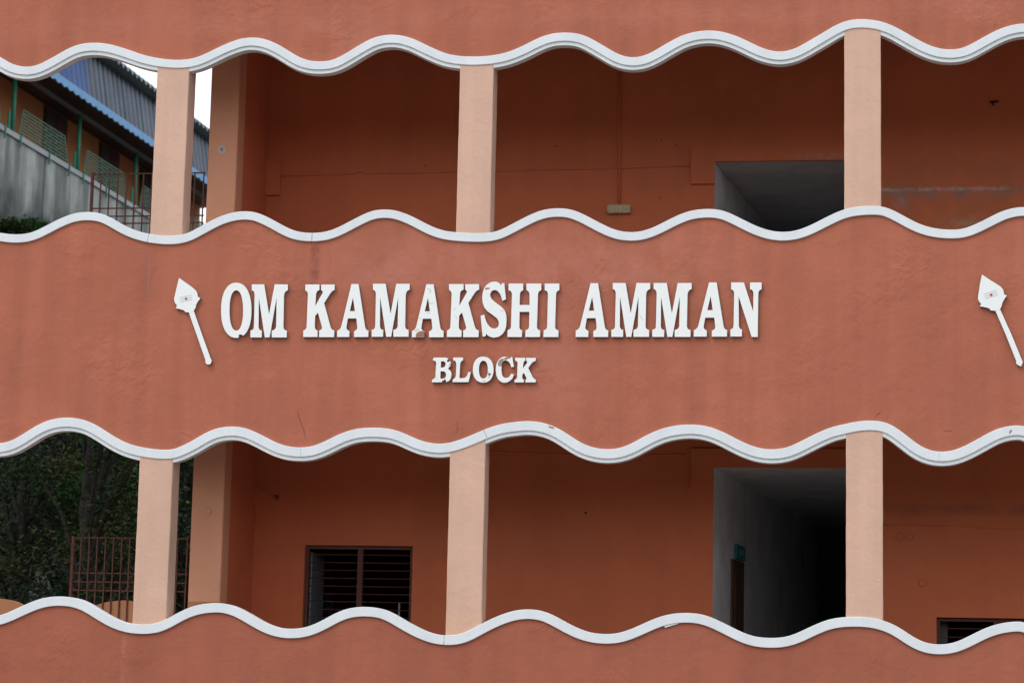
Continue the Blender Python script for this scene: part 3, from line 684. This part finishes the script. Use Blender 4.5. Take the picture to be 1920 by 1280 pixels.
# back parapets and grilles of the left bay
def back_parapet(pts, base):
    c = catmull([at2(x, y, YP) for x, y in pts], 6)
    f = lambda x: zof(c, x)
    return obj('back_parapet', wallband(f, lambda x: base, c[0][0], Xp0 - .004 + (0 if base > 3 else -.16), YP + .03, YP + .14, .03), M['dado'], bld)
back_parapet([(-520, 1120), (-460, 1150), (-400, 1172), (-330, 1150), (-270, 1125), (-200, 1150), (-140, 1172), (-80, 1150), (-40, 1130), (-12, 1121), (10, 1123), (30, 1129), (60, 1148), (105, 1172), (150, 1150), (185, 1131), (215, 1125.5), (240, 1125), (265, 1131), (300, 1148), (335, 1180), (375, 1180)], FL1 + .001)
back_parapet([(-520, 470), (-400, 490), (-300, 470), (-200, 490), (-100, 470), (0, 488), (100, 480), (200, 490), (300, 472), (380, 490)], FL2 + .001)
def grille(tl, tr, top_y, hor, bottom_y, vert_px, label):
    Y = YP + .10 - .08
    g = thing('window_grille', label, 'grille', at(tl, bottom_y, Y), 'rusty grilles over the back parapets')
    z0 = at(tl, bottom_y, Y).z; zt = at((tl + tr) / 2, top_y, Y).z
    xs = [at(v, (top_y + 60), Y).x for v in vert_px]
    for i, x in enumerate(xs):
        obj('bar', box(x - .005, x + .005, Y - .005, Y + .006, z0, zt), M['rust'], g)
    for y in [top_y] + hor:
        z = at((tl + tr) / 2, y, Y).z
        obj('bar', box(xs[0] - .009, xs[-1] + .009, Y + .0065, Y + .0165, z - .0055, z + .0055), M['rust'], g)
    obj('frame_post', box(xs[0] - .012, xs[0] + .010, Y - .008, Y + .018, z0 - .05, zt + .012), M['rust'], g)
    return g
grille(133, 352, 1008, [1074.5, 1091, 1107], 1178, [134.5, 149.5, 165, 180, 195.5, 210.5, 226, 241, 256, 271.5, 287, 302, 317, 331, 349], 'rusty brown steel grille over the back parapet in the lower left opening')
grille(170, 382, 325, [389.5, 404.5, 418], 465, [171, 187, 203, 219, 235.5, 251, 267, 283, 299, 315, 331, 347, 363, 380], 'rusty brown steel grille over the back parapet in the upper left opening')

# ------------------------------------------------------------------ lettering
def zt(pts, s, ox, oy): return [(ox + x / s, oy + y / s) for x, y in pts]
T = {}
T['A'] = ([(815,222),(908,222),(990,760),(997,790),(1010,810),(1035,820),(1033,903),(848,903),(849,828),(875,815),(889,795),(890,770),(878,665),(770,665),(752,770),(752,795),(765,812),(790,825),(788,903),(630,903),(632,822),(658,808),(680,780),(690,745)], [[(835,400),(860,570),(795,570)]])
T['M'] = ([(1092,220),(1255,220),(1318,600),(1390,220),(1563,220),(1563,295),(1535,310),(1518,335),(1512,370),(1505,765),(1512,792),(1528,806),(1550,812),(1548,900),(1352,900),(1352,812),(1382,803),(1400,788),(1409,765),(1415,400),(1325,900),(1262,900),(1185,400),(1182,765),(1188,790),(1202,806),(1225,812),(1222,900),(1075,900),(1075,812),(1100,803),(1115,788),(1120,765),(1130,350),(1125,325),(1112,305),(1092,295)], [])
T['K'] = ([(222,228),(405,228),(405,300),(380,312),(366,330),(362,350),(352,500),(440,345),(448,325),(440,310),(424,300),(425,230),(600,228),(600,300),(572,312),(550,335),(530,365),(465,468),(548,775),(558,795),(575,812),(597,820),(592,905),(398,905),(400,820),(425,808),(436,792),(435,770),(385,592),(350,632),(345,770),(348,792),(360,810),(382,820),(378,903),(195,903),(197,820),(220,808),(235,790),(239,765),(255,360),(252,335),(240,315),(222,305)], [])
T['S'] = ([(890,148),(915,151),(938,162),(955,183),(968,165),(990,163),(998,245),(1007,325),(970,343),(955,290),(940,262),(918,240),(890,232),(866,242),(851,262),(849,290),(862,322),(900,355),(960,400),(992,432),(1008,475),(1013,520),(1008,600),(995,640),(970,675),(935,700),(885,710),(850,702),(825,688),(810,668),(802,697),(772,697),(762,595),(752,490),(790,478),(803,530),(820,570),(845,600),(872,616),(905,615),(925,602),(935,575),(933,545),(915,515),(870,480),(820,445),(788,405),(772,355),(768,310),(772,265),(785,220),(808,185),(840,162),(865,151)], [])
T['H'] = ([(1032,168),(1178,168),(1178,235),(1158,245),(1147,262),(1145,290),(1142,382),(1240,382),(1240,285),(1237,258),(1226,243),(1210,235),(1210,168),(1358,168),(1358,235),(1338,244),(1327,260),(1325,285),(1315,600),(1318,618),(1330,630),(1347,635),(1345,703),(1198,703),(1200,635),(1222,626),(1233,612),(1236,590),(1238,452),(1142,452),(1140,600),(1143,618),(1153,630),(1168,635),(1165,703),(1020,703),(1022,635),(1042,626),(1053,612),(1056,590),(1065,285),(1062,258),(1050,243),(1032,235)], [])
T['I'] = ([(1393,168),(1540,168),(1540,235),(1521,243),(1510,258),(1507,285),(1498,600),(1501,618),(1513,630),(1532,635),(1530,703),(1380,703),(1383,635),(1403,627),(1415,612),(1418,590),(1425,285),(1423,260),(1413,243),(1393,235)], [])
T['N'] = ([(1540,142),(1655,142),(1738,400),(1741,240),(1736,220),(1725,208),(1710,205),(1710,142),(1815,142),(1815,205),(1798,211),(1788,225),(1785,245),(1780,632),(1725,632),(1608,270),(1610,530),(1614,548),(1623,560),(1638,565),(1637,628),(1533,628),(1533,565),(1549,558),(1559,545),(1562,525),(1567,240),(1563,222),(1553,209),(1540,205)], [])
T['L'] = ([(478,907),(578,907),(578,935),(560,945),(550,962),(548,985),(541,1112),(580,1112),(602,1104),(618,1085),(630,1050),(655,1053),(632,1152),(472,1152),(474,1124),(492,1115),(502,1100),(506,1075),(510,975),(505,952),(495,940),(478,935)], [])
T['C'] = ([(1045,918),(1055,903),(1070,902),(1087,1000),(1060,1005),(1048,968),(1030,946),(1008,936),(985,938),(970,958),(963,990),(962,1035),(968,1080),(982,1103),(1005,1112),(1030,1105),(1047,1090),(1057,1068),(1087,1076),(1072,1115),(1045,1142),(1015,1157),(985,1160),(955,1150),(928,1125),(910,1085),(904,1035),(908,985),(922,945),(945,918),(970,903),(1000,898),(1028,904)], [])
T['B'] = ([(275,922),(288,907),(400,907),(425,913),(428,930),(415,935),(418,950),(432,952),(445,940),(455,958),(452,985),(440,1003),(425,1018),(447,1035),(460,1060),(460,1095),(450,1125),(430,1145),(405,1152),(405,1135),(392,1120),(385,1140),(368,1135),(365,1155),(265,1155),(268,1128),(288,1118),(299,1100),(302,1070),(306,975),(302,952),(292,940),(275,935)],
          [[(357,945),(385,945),(400,958),(402,980),(392,1000),(372,1007),(354,1006)], [(352,1045),(385,1045),(402,1060),(407,1080),(400,1105),(385,1116),(350,1118)]])
T['k'] = ([(1098,910),(1200,910),(1200,938),(1185,948),(1180,965),(1176,1015),(1218,958),(1215,945),(1208,938),(1208,910),(1305,910),(1303,940),(1280,950),(1262,965),(1228,1012),(1275,1105),(1288,1120),(1305,1128),(1302,1155),(1200,1155),(1202,1128),(1212,1118),(1208,1105),(1185,1060),(1172,1075),(1168,1105),(1172,1120),(1188,1128),(1185,1155),(1090,1155),(1092,1128),(1108,1120),(1118,1105),(1122,965),(1118,948),(1098,938)], [])
def oval(cx_, cy_, rx, ry, n=90, e=2.25):
    out = []
    for k in range(n):
        t = 2 * math.pi * k / n; c_, s_ = math.cos(t), math.sin(t)
        out.append((cx_ + math.copysign(abs(c_) ** (2 / e), c_) * rx, cy_ + math.copysign(abs(s_) ** (2 / e), s_) * ry))
    return out
O_big = oval(915, 522, 183, 331); O_in = [oval(915, 524, 81, 241)]
O_big = [p for p in O_big if not (945 < p[0] < 992 and p[1] > 800)]
# put the chipped notch back in its place, going round with the points
idx = max(range(len(O_big)), key=lambda i: -abs(O_big[i][0] - 998) if O_big[i][1] > 650 else -9999)
O_big = O_big[:idx + 1] + [(985, 822), (976, 812), (958, 812), (944, 819), (941, 826), (949, 838)] + O_big[idx + 1:]
T['O'] = (O_big, O_in); T['o'] = (oval(778, 1028, 103, 130), [oval(780, 1028, 44, 88)])
def bbox(pts): xs_ = [p[0] for p in pts]; ys_ = [p[1] for p in pts]; return min(xs_), max(xs_), min(ys_), max(ys_)
YL = -.028
GRP = 'raised white letters on the middle parapet'
def letter(ch, bb, label, cat='letter', mats=None, grp=GRP):
    outer, holes = T[ch]; b = bbox(outer)
    def f(p): return (bb[0] + (p[0] - b[0]) / (b[1] - b[0]) * (bb[1] - bb[0]), bb[2] + (p[1] - b[2]) / (b[3] - b[2]) * (bb[3] - bb[2]))
    loops = [[at2(*f(p), YL) for p in lp] for lp in [outer] + holes]
    base = at((bb[0] + bb[1]) / 2, bb[3], YL)
    t = thing('letter', label, cat, base, grp)
    obj('letter_board', plate(loops, YL, YL + .026, .0012), [M['letter'], M['letter_edge']], t)
    return t, f
LET = [('O', (414.4, 471.6, 530, 633.3), 'raised white capital O starting the word OM, chipped at its foot'),
 ('M', (469.5, 539.8, 533, 632.5), 'raised white capital M ending the word OM'),
 ('K', (568.4, 627.5, 533.2, 632), 'raised white capital K starting the word KAMAKSHI'),
 ('A', (631.9, 690.9, 532.4, 631.7), 'unbroken raised white capital A second in the word KAMAKSHI'),
 ('M', (696.8, 768.2, 532, 631.3), 'raised white capital M in the middle of the word KAMAKSHI'),
 ('A', (772.2, 831.8, 532.8, 632.2), 'cracked white capital A of KAMAKSHI with its left foot peeled brown'),
 ('K', (837.8, 898.4, 532.5, 632), 'raised white capital K between A and S in KAMAKSHI'),
 ('S', (901, 950, 527.8, 633.1), 'raised white capital S of KAMAKSHI with a brown chip at upper left'),
 ('H', (951.3, 1015, 531.5, 631.8), 'raised white capital H of KAMAKSHI'),
 ('I', (1018.8, 1048.8, 531.5, 631.8), 'narrow raised white capital I ending the word KAMAKSHI'),
 ('A', (1079.2, 1140.6, 530.8, 631.7), 'raised white capital A starting the word AMMAN'),
 ('M', (1146.3, 1219.2, 530.5, 631.5), 'first of the two white capital M in the word AMMAN'),
 ('M', (1222.9, 1296.9, 530.5, 631.5), 'second of the two white capital M in the word AMMAN'),
 ('A', (1300.6, 1363.5, 529.4, 631), 'raised white capital A next to last in the word AMMAN'),
 ('N', (1369.4, 1428.1, 529.4, 631.7), 'raised white capital N ending the word AMMAN')]
made = []
for ch, bb, lb in LET: made.append(letter(ch, bb, lb))
G2 = 'small white letters of the word BLOCK'
z5 = lambda a, b, c, d: (760 + a / 5.3333, 760 + b / 5.3333, 500 + c / 5.3333, 500 + d / 5.3333)
small = [letter('B', z5(265, 461, 907, 1155), 'small white capital B starting BLOCK, badly chipped', grp=G2),
 letter('L', z5(472, 655, 907, 1153), 'small white capital L of the word BLOCK', grp=G2),
 letter('o', z5(675, 882, 898, 1158), 'small white capital O of the word BLOCK, cracked at lower right', grp=G2),
 letter('C', z5(903, 1087, 898, 1160), 'small white capital C of BLOCK with a grey brown bare upper curve', grp=G2),
 letter('k', z5(1090, 1306, 910, 1156), 'small white capital K ending the word BLOCK', grp=G2)]
def patch(par, pts, s, ox, oy, m, name='bare_patch', d=.0012):
    obj(name, plate([[at2(*p, YL - d) for p in zt(pts, s, ox, oy)]], YL - d, YL + .004), [m, m], par)
k2 = 1920 / 280
A2, S_, C_, B_, O_s = made[5][0], made[7][0], small[3][0], small[0][0], small[2][0]
patch(A2, [(1643,902),(1643,872),(1655,850),(1690,828),(1720,826),(1748,822),(1752,845),(1750,902)], k2, 540, 500, M['bare'])
def crack(par, pts, s, ox, oy, wd=5, m=None):
    q = [Vector(p) for p in pts]; a, b = [], []
    for i, p in enumerate(q):
        d = (q[min(i + 1, len(q) - 1)] - q[max(0, i - 1)]).normalized(); n = Vector((-d.y, d.x)) * wd / 2 * (.35 if i in (0, len(q) - 1) else 1)
        a.append(tuple(p + n)); b.append(tuple(p - n))
    patch(par, a + b[::-1], s, ox, oy, m or M['scratch'], 'crack')
crack(A2, [(1785, 285), (1815, 288), (1835, 298), (1828, 325), (1815, 342)], k2, 540, 500, 6)
crack(A2, [(1805, 470), (1840, 468), (1885, 462)], k2, 540, 500, 6)
crack(A2, [(1770, 592), (1815, 594), (1830, 590)], k2, 540, 500, 6)
crack(A2, [(1690, 650), (1702, 668), (1706, 690)], k2, 540, 500, 7)
crack(A2, [(1620, 800), (1645, 830), (1665, 800), (1690, 822)], k2, 540, 500, 6, M['bare'])
patch(S_, [(795,218),(812,208),(845,210),(842,220),(815,226),(797,228)], 5.3333, 760, 500, M['bare'])
crack(S_, [(950, 438), (975, 436), (998, 430)], 5.3333, 760, 500, 4)
crack(made[6][0], [(478, 428), (495, 415), (510, 412)], 5.3333, 760, 500, 4)
crack(made[6][0], [(490, 490), (508, 496), (515, 520)], 5.3333, 760, 500, 4)
crack(made[11][0], [(722, 430), (730, 460), (752, 482)], 4.8, 1050, 500, 4)
patch(C_, [(926,975),(930,945),(948,925),(975,915),(988,925),(974,945),(966,970),(963,990),(940,995),(928,985)], 5.3333, 760, 500, mat('grey_brown_bare_board', (.33, .25, .24), .85, .15, scale=60))
patch(C_, [(985,918),(1005,904),(1030,906),(1042,912),(1018,922),(1000,932)], 5.3333, 760, 500, M['bare'])
patch(O_s, [(822,1075),(840,1066),(858,1072),(850,1082),(835,1085)], 5.3333, 760, 500, M['black'])
crack(O_s, [(820, 1050), (835, 1055), (850, 1070)], 5.3333, 760, 500, 5, M['bare'])
crack(O_s, [(820, 1095), (835, 1105), (850, 1095)], 5.3333, 760, 500, 5, M['bare'])
crack(O_s, [(770, 1148), (790, 1138), (800, 1145)], 5.3333, 760, 500, 6, M['bare'])
crack(B_, [(300, 935), (308, 965), (304, 990)], 5.3333, 760, 500, 5, M['bare'])
crack(B_, [(430, 990), (448, 970), (452, 965)], 5.3333, 760, 500, 5, M['bare'])
crack(B_, [(300, 1085), (312, 1110), (308, 1125)], 5.3333, 760, 500, 4)

# spear emblems ------------------------------------------------------
def emblem(blade, shaft, tip, stripes, dot, s, ox, oy, label):
    g = thing('spear_emblem', label, 'emblem', at(*zt([shaft[3]], s, ox, oy)[0], YL), 'white spear emblems beside the lettering')
    mm = [M['letter'], M['letter_edge']]
    obj('blade', plate([[at2(*p, YL) for p in zt(blade, s, ox, oy)]], YL, YL + .026, .0012), mm, g)
    obj('shaft', plate([[at2(*p, YL + .001) for p in zt(shaft, s, ox, oy)]], YL + .001, YL + .025, .0012), mm, g)
    obj('tip_knob', plate([[at2(*p, YL - .001) for p in zt(tip, s, ox, oy)]], YL - .001, YL + .026, .0012), mm, g)
    for st_ in stripes:
        obj('ash_stripe', plate([[at2(*p, YL - .001) for p in zt(st_, s, ox, oy)]], YL - .001, YL + .004), [M['greyprint']] * 2, g)
    c_ = zt([dot[:2]], s, ox, oy)[0]; r = dot[2] / s
    obj('red_dot', plate([[at2(c_[0] + r * math.cos(k * .3927), c_[1] + r * math.sin(k * .3927), YL - .002) for k in range(16)]], YL - .002, YL + .003), [M['red']] * 2, g)
def bars(x0, y0, x1, y1, gap, th):
    d = Vector((x1 - x0, y1 - y0)).normalized(); n = Vector((-d.y, d.x)); out = []
    for k in range(3):
        a = Vector((x0, y0)) + n * gap * k; b = Vector((x1, y1)) + n * gap * k
        out.append([tuple(a), tuple(b), tuple(b + n * th), tuple(a + n * th)])
    return out
emblem([(228,133),(280,170),(330,205),(385,245),(430,285),(445,308),(452,335),(455,362),(485,373),(472,395),(450,425),(432,460),(430,485),(418,505),(405,528),(385,545),(345,548),(302,545),(290,525),(240,508),(188,498),(205,465),(183,440),(172,415),(168,390),(178,340),(195,270),(212,195)],
       [(340,535),(402,520),(500,800),(612,1110),(548,1130),(420,760)], [(545,1105),(600,1098),(617,1112),(619,1138),(605,1165),(582,1174),(555,1165),(541,1138),(548,1120)],
       bars(232, 366, 374, 333, 27, 12), (313, 383, 15), 6.4, 300, 500, 'white spear emblem with red dot standing left of the word OM')
emblem([(357,143),(405,175),(450,205),(510,242),(560,275),(585,305),(594,330),(597,358),(628,372),(612,395),(590,430),(577,460),(570,492),(556,515),(545,530),(500,540),(445,533),(440,515),(390,500),(331,490),(347,465),(328,445),(314,415),(312,385),(322,330),(335,240),(348,180)],
       [(495,520),(548,508),(680,800),(795,1080),(735,1100),(620,810)], [(735,1085),(780,1068),(798,1080),(800,1105),(784,1146),(758,1136),(733,1118),(727,1098)],
       bars(374, 354, 512, 308, 25, 12), (456, 364, 15), 815 / 140, 1780, 490, 'white spear emblem with red dot standing alone at the far right')

# ------------------------------------------------------------------ hillside: retaining wall, railing, long building
S0, S1 = 66.0, 111.5
rw = thing('retaining_wall', 'tall stained grey concrete retaining wall sloping away up on the hillside', 'wall', P(S0, WR, HP - 12))
def eb(s0, s1, w0, w1, z0, z1):
    V = [P(s, w_, z) for s in (s0, s1) for w_ in (w0, w1) for z in (z0, z1)]
    return V, [(0, 1, 3, 2), (4, 6, 7, 5), (0, 4, 5, 1), (2, 3, 7, 6), (0, 2, 6, 4), (1, 5, 7, 3)]
for k in range(9):
    a = S0 + (S1 - S0) * k / 9; b = S0 + (S1 - S0) * (k + 1) / 9 - .06
    obj('concrete_panel', eb(a, b, WR + .02 * (k % 2), WR + .5, HP - 14, HP - .22), M['concrete'], rw)
obj('wall_core', eb(S0, S1, WR + .1, WR + .45, HP - 14, HP - .26), M['concrete'], rw)
obj('coping', eb(S0, S1 + .1, WR - .08, WR + .62, HP - .2, HP), M['coping'], rw)
for px in (5, 34, 87.5, 125, 151):
    pass
# long building: posts
sp = [lat(px, 300, WR + .25)[0] for px in (20, 150, 255)]
stp = (sp[2] - sp[0]) / 2
posts = [sp[0] + stp * k for k in range(-2, 6)]
posts = [s for s in posts if S0 < s < 109.5]
hb = thing('hillside_building', 'long orange hillside building with blue edged corrugated roof and green veranda posts', 'building', P(S0, WR + 2, HP))
WE = 35.2
_, zE = lat(150, 177, WE)              # eave height
for s in posts:
    obj('veranda_post', tube([P(s, WR + .25, HP - .01), P(s, WR + .25, zE + .1)], .085, 10), M['green'], hb, smooth=True)
WB = WR + 1.9
ZR = zE + .25
obj('wall', eb(S0, 110.5, WB, WB + .2, HP - .3, ZR + 1.2), M['orange_far'], hb)
obj('wall', eb(110.3, 110.5, WB + .2, WB + 6, HP - .3, ZR + 1.2), M['orange_far'], hb)
obj('veranda_floor', eb(S0, 110.5, WR + .5, WB, HP - .3, HP - .02), M['floor'], hb)
def door_far(pxa, pxb, pyt):
    a = lat(pxa, 250, WB - .03)[0]; b = lat(pxb, 250, WB - .03)[0]
    z1 = lat((pxa + pxb) / 2, pyt, WB)[1]
    d = obj('door', eb(a, b, WB - .05, WB + .02, HP, HP + 3.0), M['door_far'], hb)
    m = (a + b) / 2
    obj('door_leaf', eb(a + .12, m - .03, WB - .08, WB - .05, HP + .1, HP + 2.9), M['door_far'], d)
    obj('door_leaf', eb(m + .03, b - .12, WB - .08, WB - .05, HP + .1, HP + 2.9), mat('maroon_door', (.07, .02, .018), .6, .2), d)
for a, b, c_ in ((81, 125, 205), (188, 226, 260), (266, 296, 300)): door_far(a, b, c_)
# windows bars above the verandah: dark beam lines
obj('veranda_beam', eb(S0, 110, WR + .15, WR + .3, zE - .1, zE + .02), M['sheet_dark'], hb)
# soffit and roof
V, Fc = [], []
obj('soffit', ([P(S0, WE, zE), P(110.8, WE, zE), P(110.8, WB + .1, zE + .5), P(S0, WB + .1, zE + .5), P(S0, WE, zE + .02), P(110.8, WE, zE + .02), P(110.8, WB + .1, zE + .54), P(S0, WB + .1, zE + .54)],
    [(0, 1, 2, 3), (7, 6, 5, 4), (0, 4, 5, 1), (1, 5, 6, 2), (2, 6, 7, 3), (3, 7, 4, 0)]), M['door_far'], hb)
# corrugated cladding above the eave, sheet by sheet
_, zU = lat(219, 136, WE + .35)
def corr(s0, s1, wa, za, wb, zb, pitch, amp, nrm):
    n = int((s1 - s0) / pitch * 6); V, Fc = [], []
    for i in range(n + 1):
        s = s0 + (s1 - s0) * i / n; d = amp * math.sin(2 * math.pi * (s - S0) / pitch)
        V += [P(s, wa - d * nrm[0], za + d * nrm[1]), P(s, wb - d * nrm[0], zb + d * nrm[1])]
    I = []
    for i in range(n):
        Fc.append((2 * i, 2 * i + 2, 2 * i + 3, 2 * i + 1)); I.append(1 if math.sin(2 * math.pi * (s0 + (s1 - s0) * (i + .5) / n - S0) / pitch) < -.15 else 0)
    return V, Fc, I
SL = 2.2; s = S0; k = 0
sb = lat(140, 130, WE + .3)[0]
while s < 110.6:
    e = min(s + SL, 110.9)
    m = M['sheet_blue'] if s + 1 < sb else M['sheet']
    obj('roof_sheet', corr(s, e + .12, WE, zE + .05 + .0 * k, WE + .35, zU, .55, .13, (1, 0)), [m, M['sheet_blue'] if m is M['sheet_blue'] else M['sheet_green']], hb, smooth=True)
    s = e if e < 110.8 else 200; k += 1
# dark upper sheets, standing out over the cladding
_, zS = lat(219, 114, WE - .25)
s = S0
while s < 110.6:
    e = min(s + 2.2, 110.9)
    obj('upper_roof_sheet', corr(s, e + .12, WE - .25, zS, WE + 4.5, zU + 2.6, .55, .11, (0, 1)), [M['sheet_dark'], M['sheet_dark']], hb, smooth=True)
    s = e if e < 110.8 else 200
obj('roof_underside', ([P(S0, WE - .12, zS - .2), P(110.9, WE - .12, zS - .2), P(110.9, WE + .5, zU - .05), P(S0, WE + .5, zU - .05)], [(0, 1, 2, 3)]), M['sheet_dark'], hb)
# blue scalloped fascia
V, Fc = [], []; n = int((110.8 - S0) / .07)
for i in range(n + 1):
    s = S0 + (110.8 - S0) * i / n; d = .09 * abs(math.sin(math.pi * s / .62))
    V += [P(s, WE - .13, zE - .12 - d), P(s, WE - .13, zE + .14)]
for i in range(n): Fc.append((2 * i, 2 * i + 2, 2 * i + 3, 2 * i + 1))
V2 = [v + N * .04 for v in V]; L_ = len(V)
Fc2 = Fc + [tuple(j + L_ for j in f)[::-1] for f in Fc] + [(2 * i, 2 * i + L_, 2 * i + 2 + L_, 2 * i + 2) for i in range(n)] + [(2 * i + 1, 2 * i + 3, 2 * i + 3 + L_, 2 * i + 1 + L_) for i in range(n)]
obj('fascia_board', (V + V2, Fc2), M['fascia'], hb)
# railing panels with staggered links
rl = thing('veranda_railing', 'green steel railing of staggered links along the retaining wall top', 'railing', P(S0, WR + .1, HP))
WG = WR + .06
def panel(s0, s1, h, nb=9):
    pn = obj('railing_panel', join(beam(P(s0 - .35, WG, HP + .05), P(s0, WG, HP + h), .05, .05), beam(P(s1 + .5, WG, HP + .05), P(s1, WG, HP + h), .05, .05)), M['green_dull'], rl)
    for k in range(nb):
        z = HP + .08 + (h - .08) * k / (nb - 1); f = 1 - (z - HP) / h
        obj('rail', beam(P(s0 - .35 * f, WG, z), P(s1 + .5 * f, WG, z), .045, .042), M['green_dull'], pn)
        if k < nb - 1:
            L = []; q = s0 + (.55 if k % 2 else 0.1)
            while q < s1 + .3 * f:
                L.append(beam(P(q, WG, z), P(q, WG, z + (h - .08) / (nb - 1)), .05, .05)); q += 1.1
            tag(obj('link_row', join(*L), M['green_dull'], pn), kind='stuff')
for s in posts:
    if s + stp - 1.0 > 110: continue
    panel(s + .5, s + stp - 2.0, 1.12)
    obj('stub_post', tube([P(s + stp - .8, WG, HP), P(s + stp - .8, WG, HP + .75)], .06, 8), M['green'], rl)
for px, py in ((5, 250), (34, 268), (88, 300), (125.5, 320), (152, 335), (195, 362), (230, 385)):
    s_, _ = lat(px, py, WR)
    obj('wall_bracket', beam(P(s_, WR - .1, HP + .05), P(s_, WR - .1, HP - .45), .06, .07), M['green'], rl)

# ------------------------------------------------------------------ trees on the slope
def tree(s, wd, H, R, leafm, label, nclump=60, nleaf=90, leafsize=.11, lean=0, trunk_r=.16, spread=1.0, low=.25):
    base = P(s, wd, max(0, hill_h(s, wd)) - .1); rnd = random.Random(int(s * 97 + wd * 13 + H * 7))
    t = thing('tree', label, 'tree', base, 'dark trees on the slope behind the left bay')
    tip = base + Vector((lean, 0, H * .8))
    pts = [base, base.lerp(tip, .35) + Vector((.15, .1, 0)), base.lerp(tip, .7) + Vector((-.1, .1, 0)), tip]
    obj('trunk', tube(pts, .1, 8, [trunk_r, trunk_r * .75, trunk_r * .5, trunk_r * .15]), M['bark'], t, smooth=True)
    limbs = []; cl = []
    for k in range(nclump):
        f = rnd.uniform(low, 1); a = rnd.uniform(0, 6.283)
        rr = R * (1 - .55 * abs(f - .55) * 1.6) * rnd.uniform(.35, 1.0)
        c_ = base + Vector((lean * f, 0, H * f)) + Vector((math.cos(a), math.sin(a), 0)) * rr + Vector((0, 0, rnd.uniform(-.3, .3)))
        cl.append(c_)
        if k % 3 == 0:
            j = base.lerp(tip, max(.2, f * .75)); mid = j.lerp(c_, .5) + Vector((0, 0, .25))
            limbs.append(tube([j, mid, c_], .03, 5, [.045, .025, .006]))
    obj('limb', join(*limbs), M['bark'], t); 
    V, Fc, I = [], [], []
    for c_ in cl:
        cr = rnd.uniform(.22, .62) * spread; mi = 0 if rnd.random() < .55 else 1; cn = int(nleaf * rnd.uniform(.35, 1.3))
        for _ in range(cn):
            d = Vector((rnd.gauss(0, 1), rnd.gauss(0, 1), rnd.gauss(0, .75))) * cr * .55
            p = c_ + d; u = Vector((rnd.gauss(0, 1), rnd.gauss(0, 1), rnd.gauss(0, .6))).normalized()
            v = u.cross(Vector((rnd.gauss(0, 1), rnd.gauss(0, 1), rnd.gauss(0, 1)))).normalized(); L = leafsize * rnd.uniform(.6, 1.4)
            b = len(V); V += [p - u * L, p + v * L * .38, p + u * L, p - v * L * .38]; Fc.append((b, b + 1, b + 2, b + 3)); I.append(mi)
    obj('crown', (V, Fc, I), leafm, t)
    return t
A_ = [M['leaf'], M['leaf_grey']]; B2 = [M['leaf'], M['leaf_bright']]; D_ = [M['leaf_grey'], M['leaf']]; E_ = [M['leaf'], M['leaf_brown']]
def place(px, depth):
    d = ray(px, 1000); t = depth / d.dot(E); p = CAM + d * t
    return (p - CAM).dot(E), (p - CAM).dot(N)
TR = [(-60, 33, 4.8, 1.9, A_, 'dark broad tree partly cut by the left edge of the lower opening'),
      (40, 31, 4.6, 1.7, D_, 'greyish feathery tree low at the left of the lower opening'),
      (115, 36, 5.2, 1.9, A_, 'dense black green tree behind the free end of the grille'),
      (165, 30, 4.2, 1.5, E_, 'tree with russet leaf tufts above the lower grille'),
      (215, 33, 4.6, 1.7, B2, 'brighter green tree directly behind the lower grille bars'),
      (290, 37, 5.2, 1.9, B2, 'green tree hidden largely by the first lower column'),
      (352, 34, 4.6, 1.5, D_, 'grey green tree in the gap between column and corner post'),
      (425, 37, 5.0, 1.7, A_, 'dark tree behind the corner post'),
      (75, 46, 6.0, 2.2, A_, 'taller dark tree at the foot of the retaining wall'),
      (190, 47, 6.0, 2.3, D_, 'grey tinted tree further up the slope'),
      (-20, 48, 6.2, 2.2, B2, 'far green tree at upper left of the slope'),
      (300, 49, 6.0, 2.2, A_, 'far dark tree up the slope behind the first column')]
for px, dp, H, R, lm, lb in TR:
    s_, w_ = place(px, dp)
    hb_ = max(0, hill_h(s_, w_)) - .1; top = CAM.z + (1345 - 640 + (px * 7 % 90)) / 4473 * dp
    tree(s_, w_, max(2.5, top - hb_), R, lm, lb, nclump=105, nleaf=190, leafsize=.042, low=.02)
# bush growing at the foot of the retaining wall
def shrub(px, py, label, leafm, R=.9, H=1.3):
    s_, _ = lat(px, py + 18, WR - 1.2); z = lat(px, py, WR - 1.2)[1]
    base = P(s_, WR - 1.2, z - H)
    rnd = random.Random(px); V, Fc, I = [], [], []
    t = thing('shrub', label, 'shrub', base, 'shrubs at the foot of the retaining wall')
    obj('stem', join(*[tube([base, base + Vector((rnd.uniform(-.6, .6), rnd.uniform(-.6, .6), H * .8))], .03, 5) for _ in range(5)]), M['bark'], t)
    for _ in range(2600):
        p = base + Vector((rnd.gauss(0, .5) * R, rnd.gauss(0, .5) * R, H * rnd.random() ** .6)); u = Vector((rnd.gauss(0, 1), rnd.gauss(0, 1), rnd.gauss(0, .6))).normalized()
        v = u.cross(Vector((rnd.gauss(0, 1), rnd.gauss(0, 1), rnd.gauss(0, 1)))).normalized(); L = .07 * rnd.uniform(.6, 1.4)
        b = len(V); V += [p - u * L, p + v * L * .4, p + u * L, p - v * L * .4]; Fc.append((b, b + 1, b + 2, b + 3)); I.append(int(rnd.random() < .4))
    obj('foliage', (V, Fc, I), leafm, t)
shrub(42, 412, 'green shrub against the stained wall low in the upper left opening', B2)
shrub(12, 418, 'small russet shrub at the left edge below the stained wall', E_, .7, 1.0)
shrub(78, 424, 'dark low shrub beside the green one at the wall foot', A_, .9, 1.0)
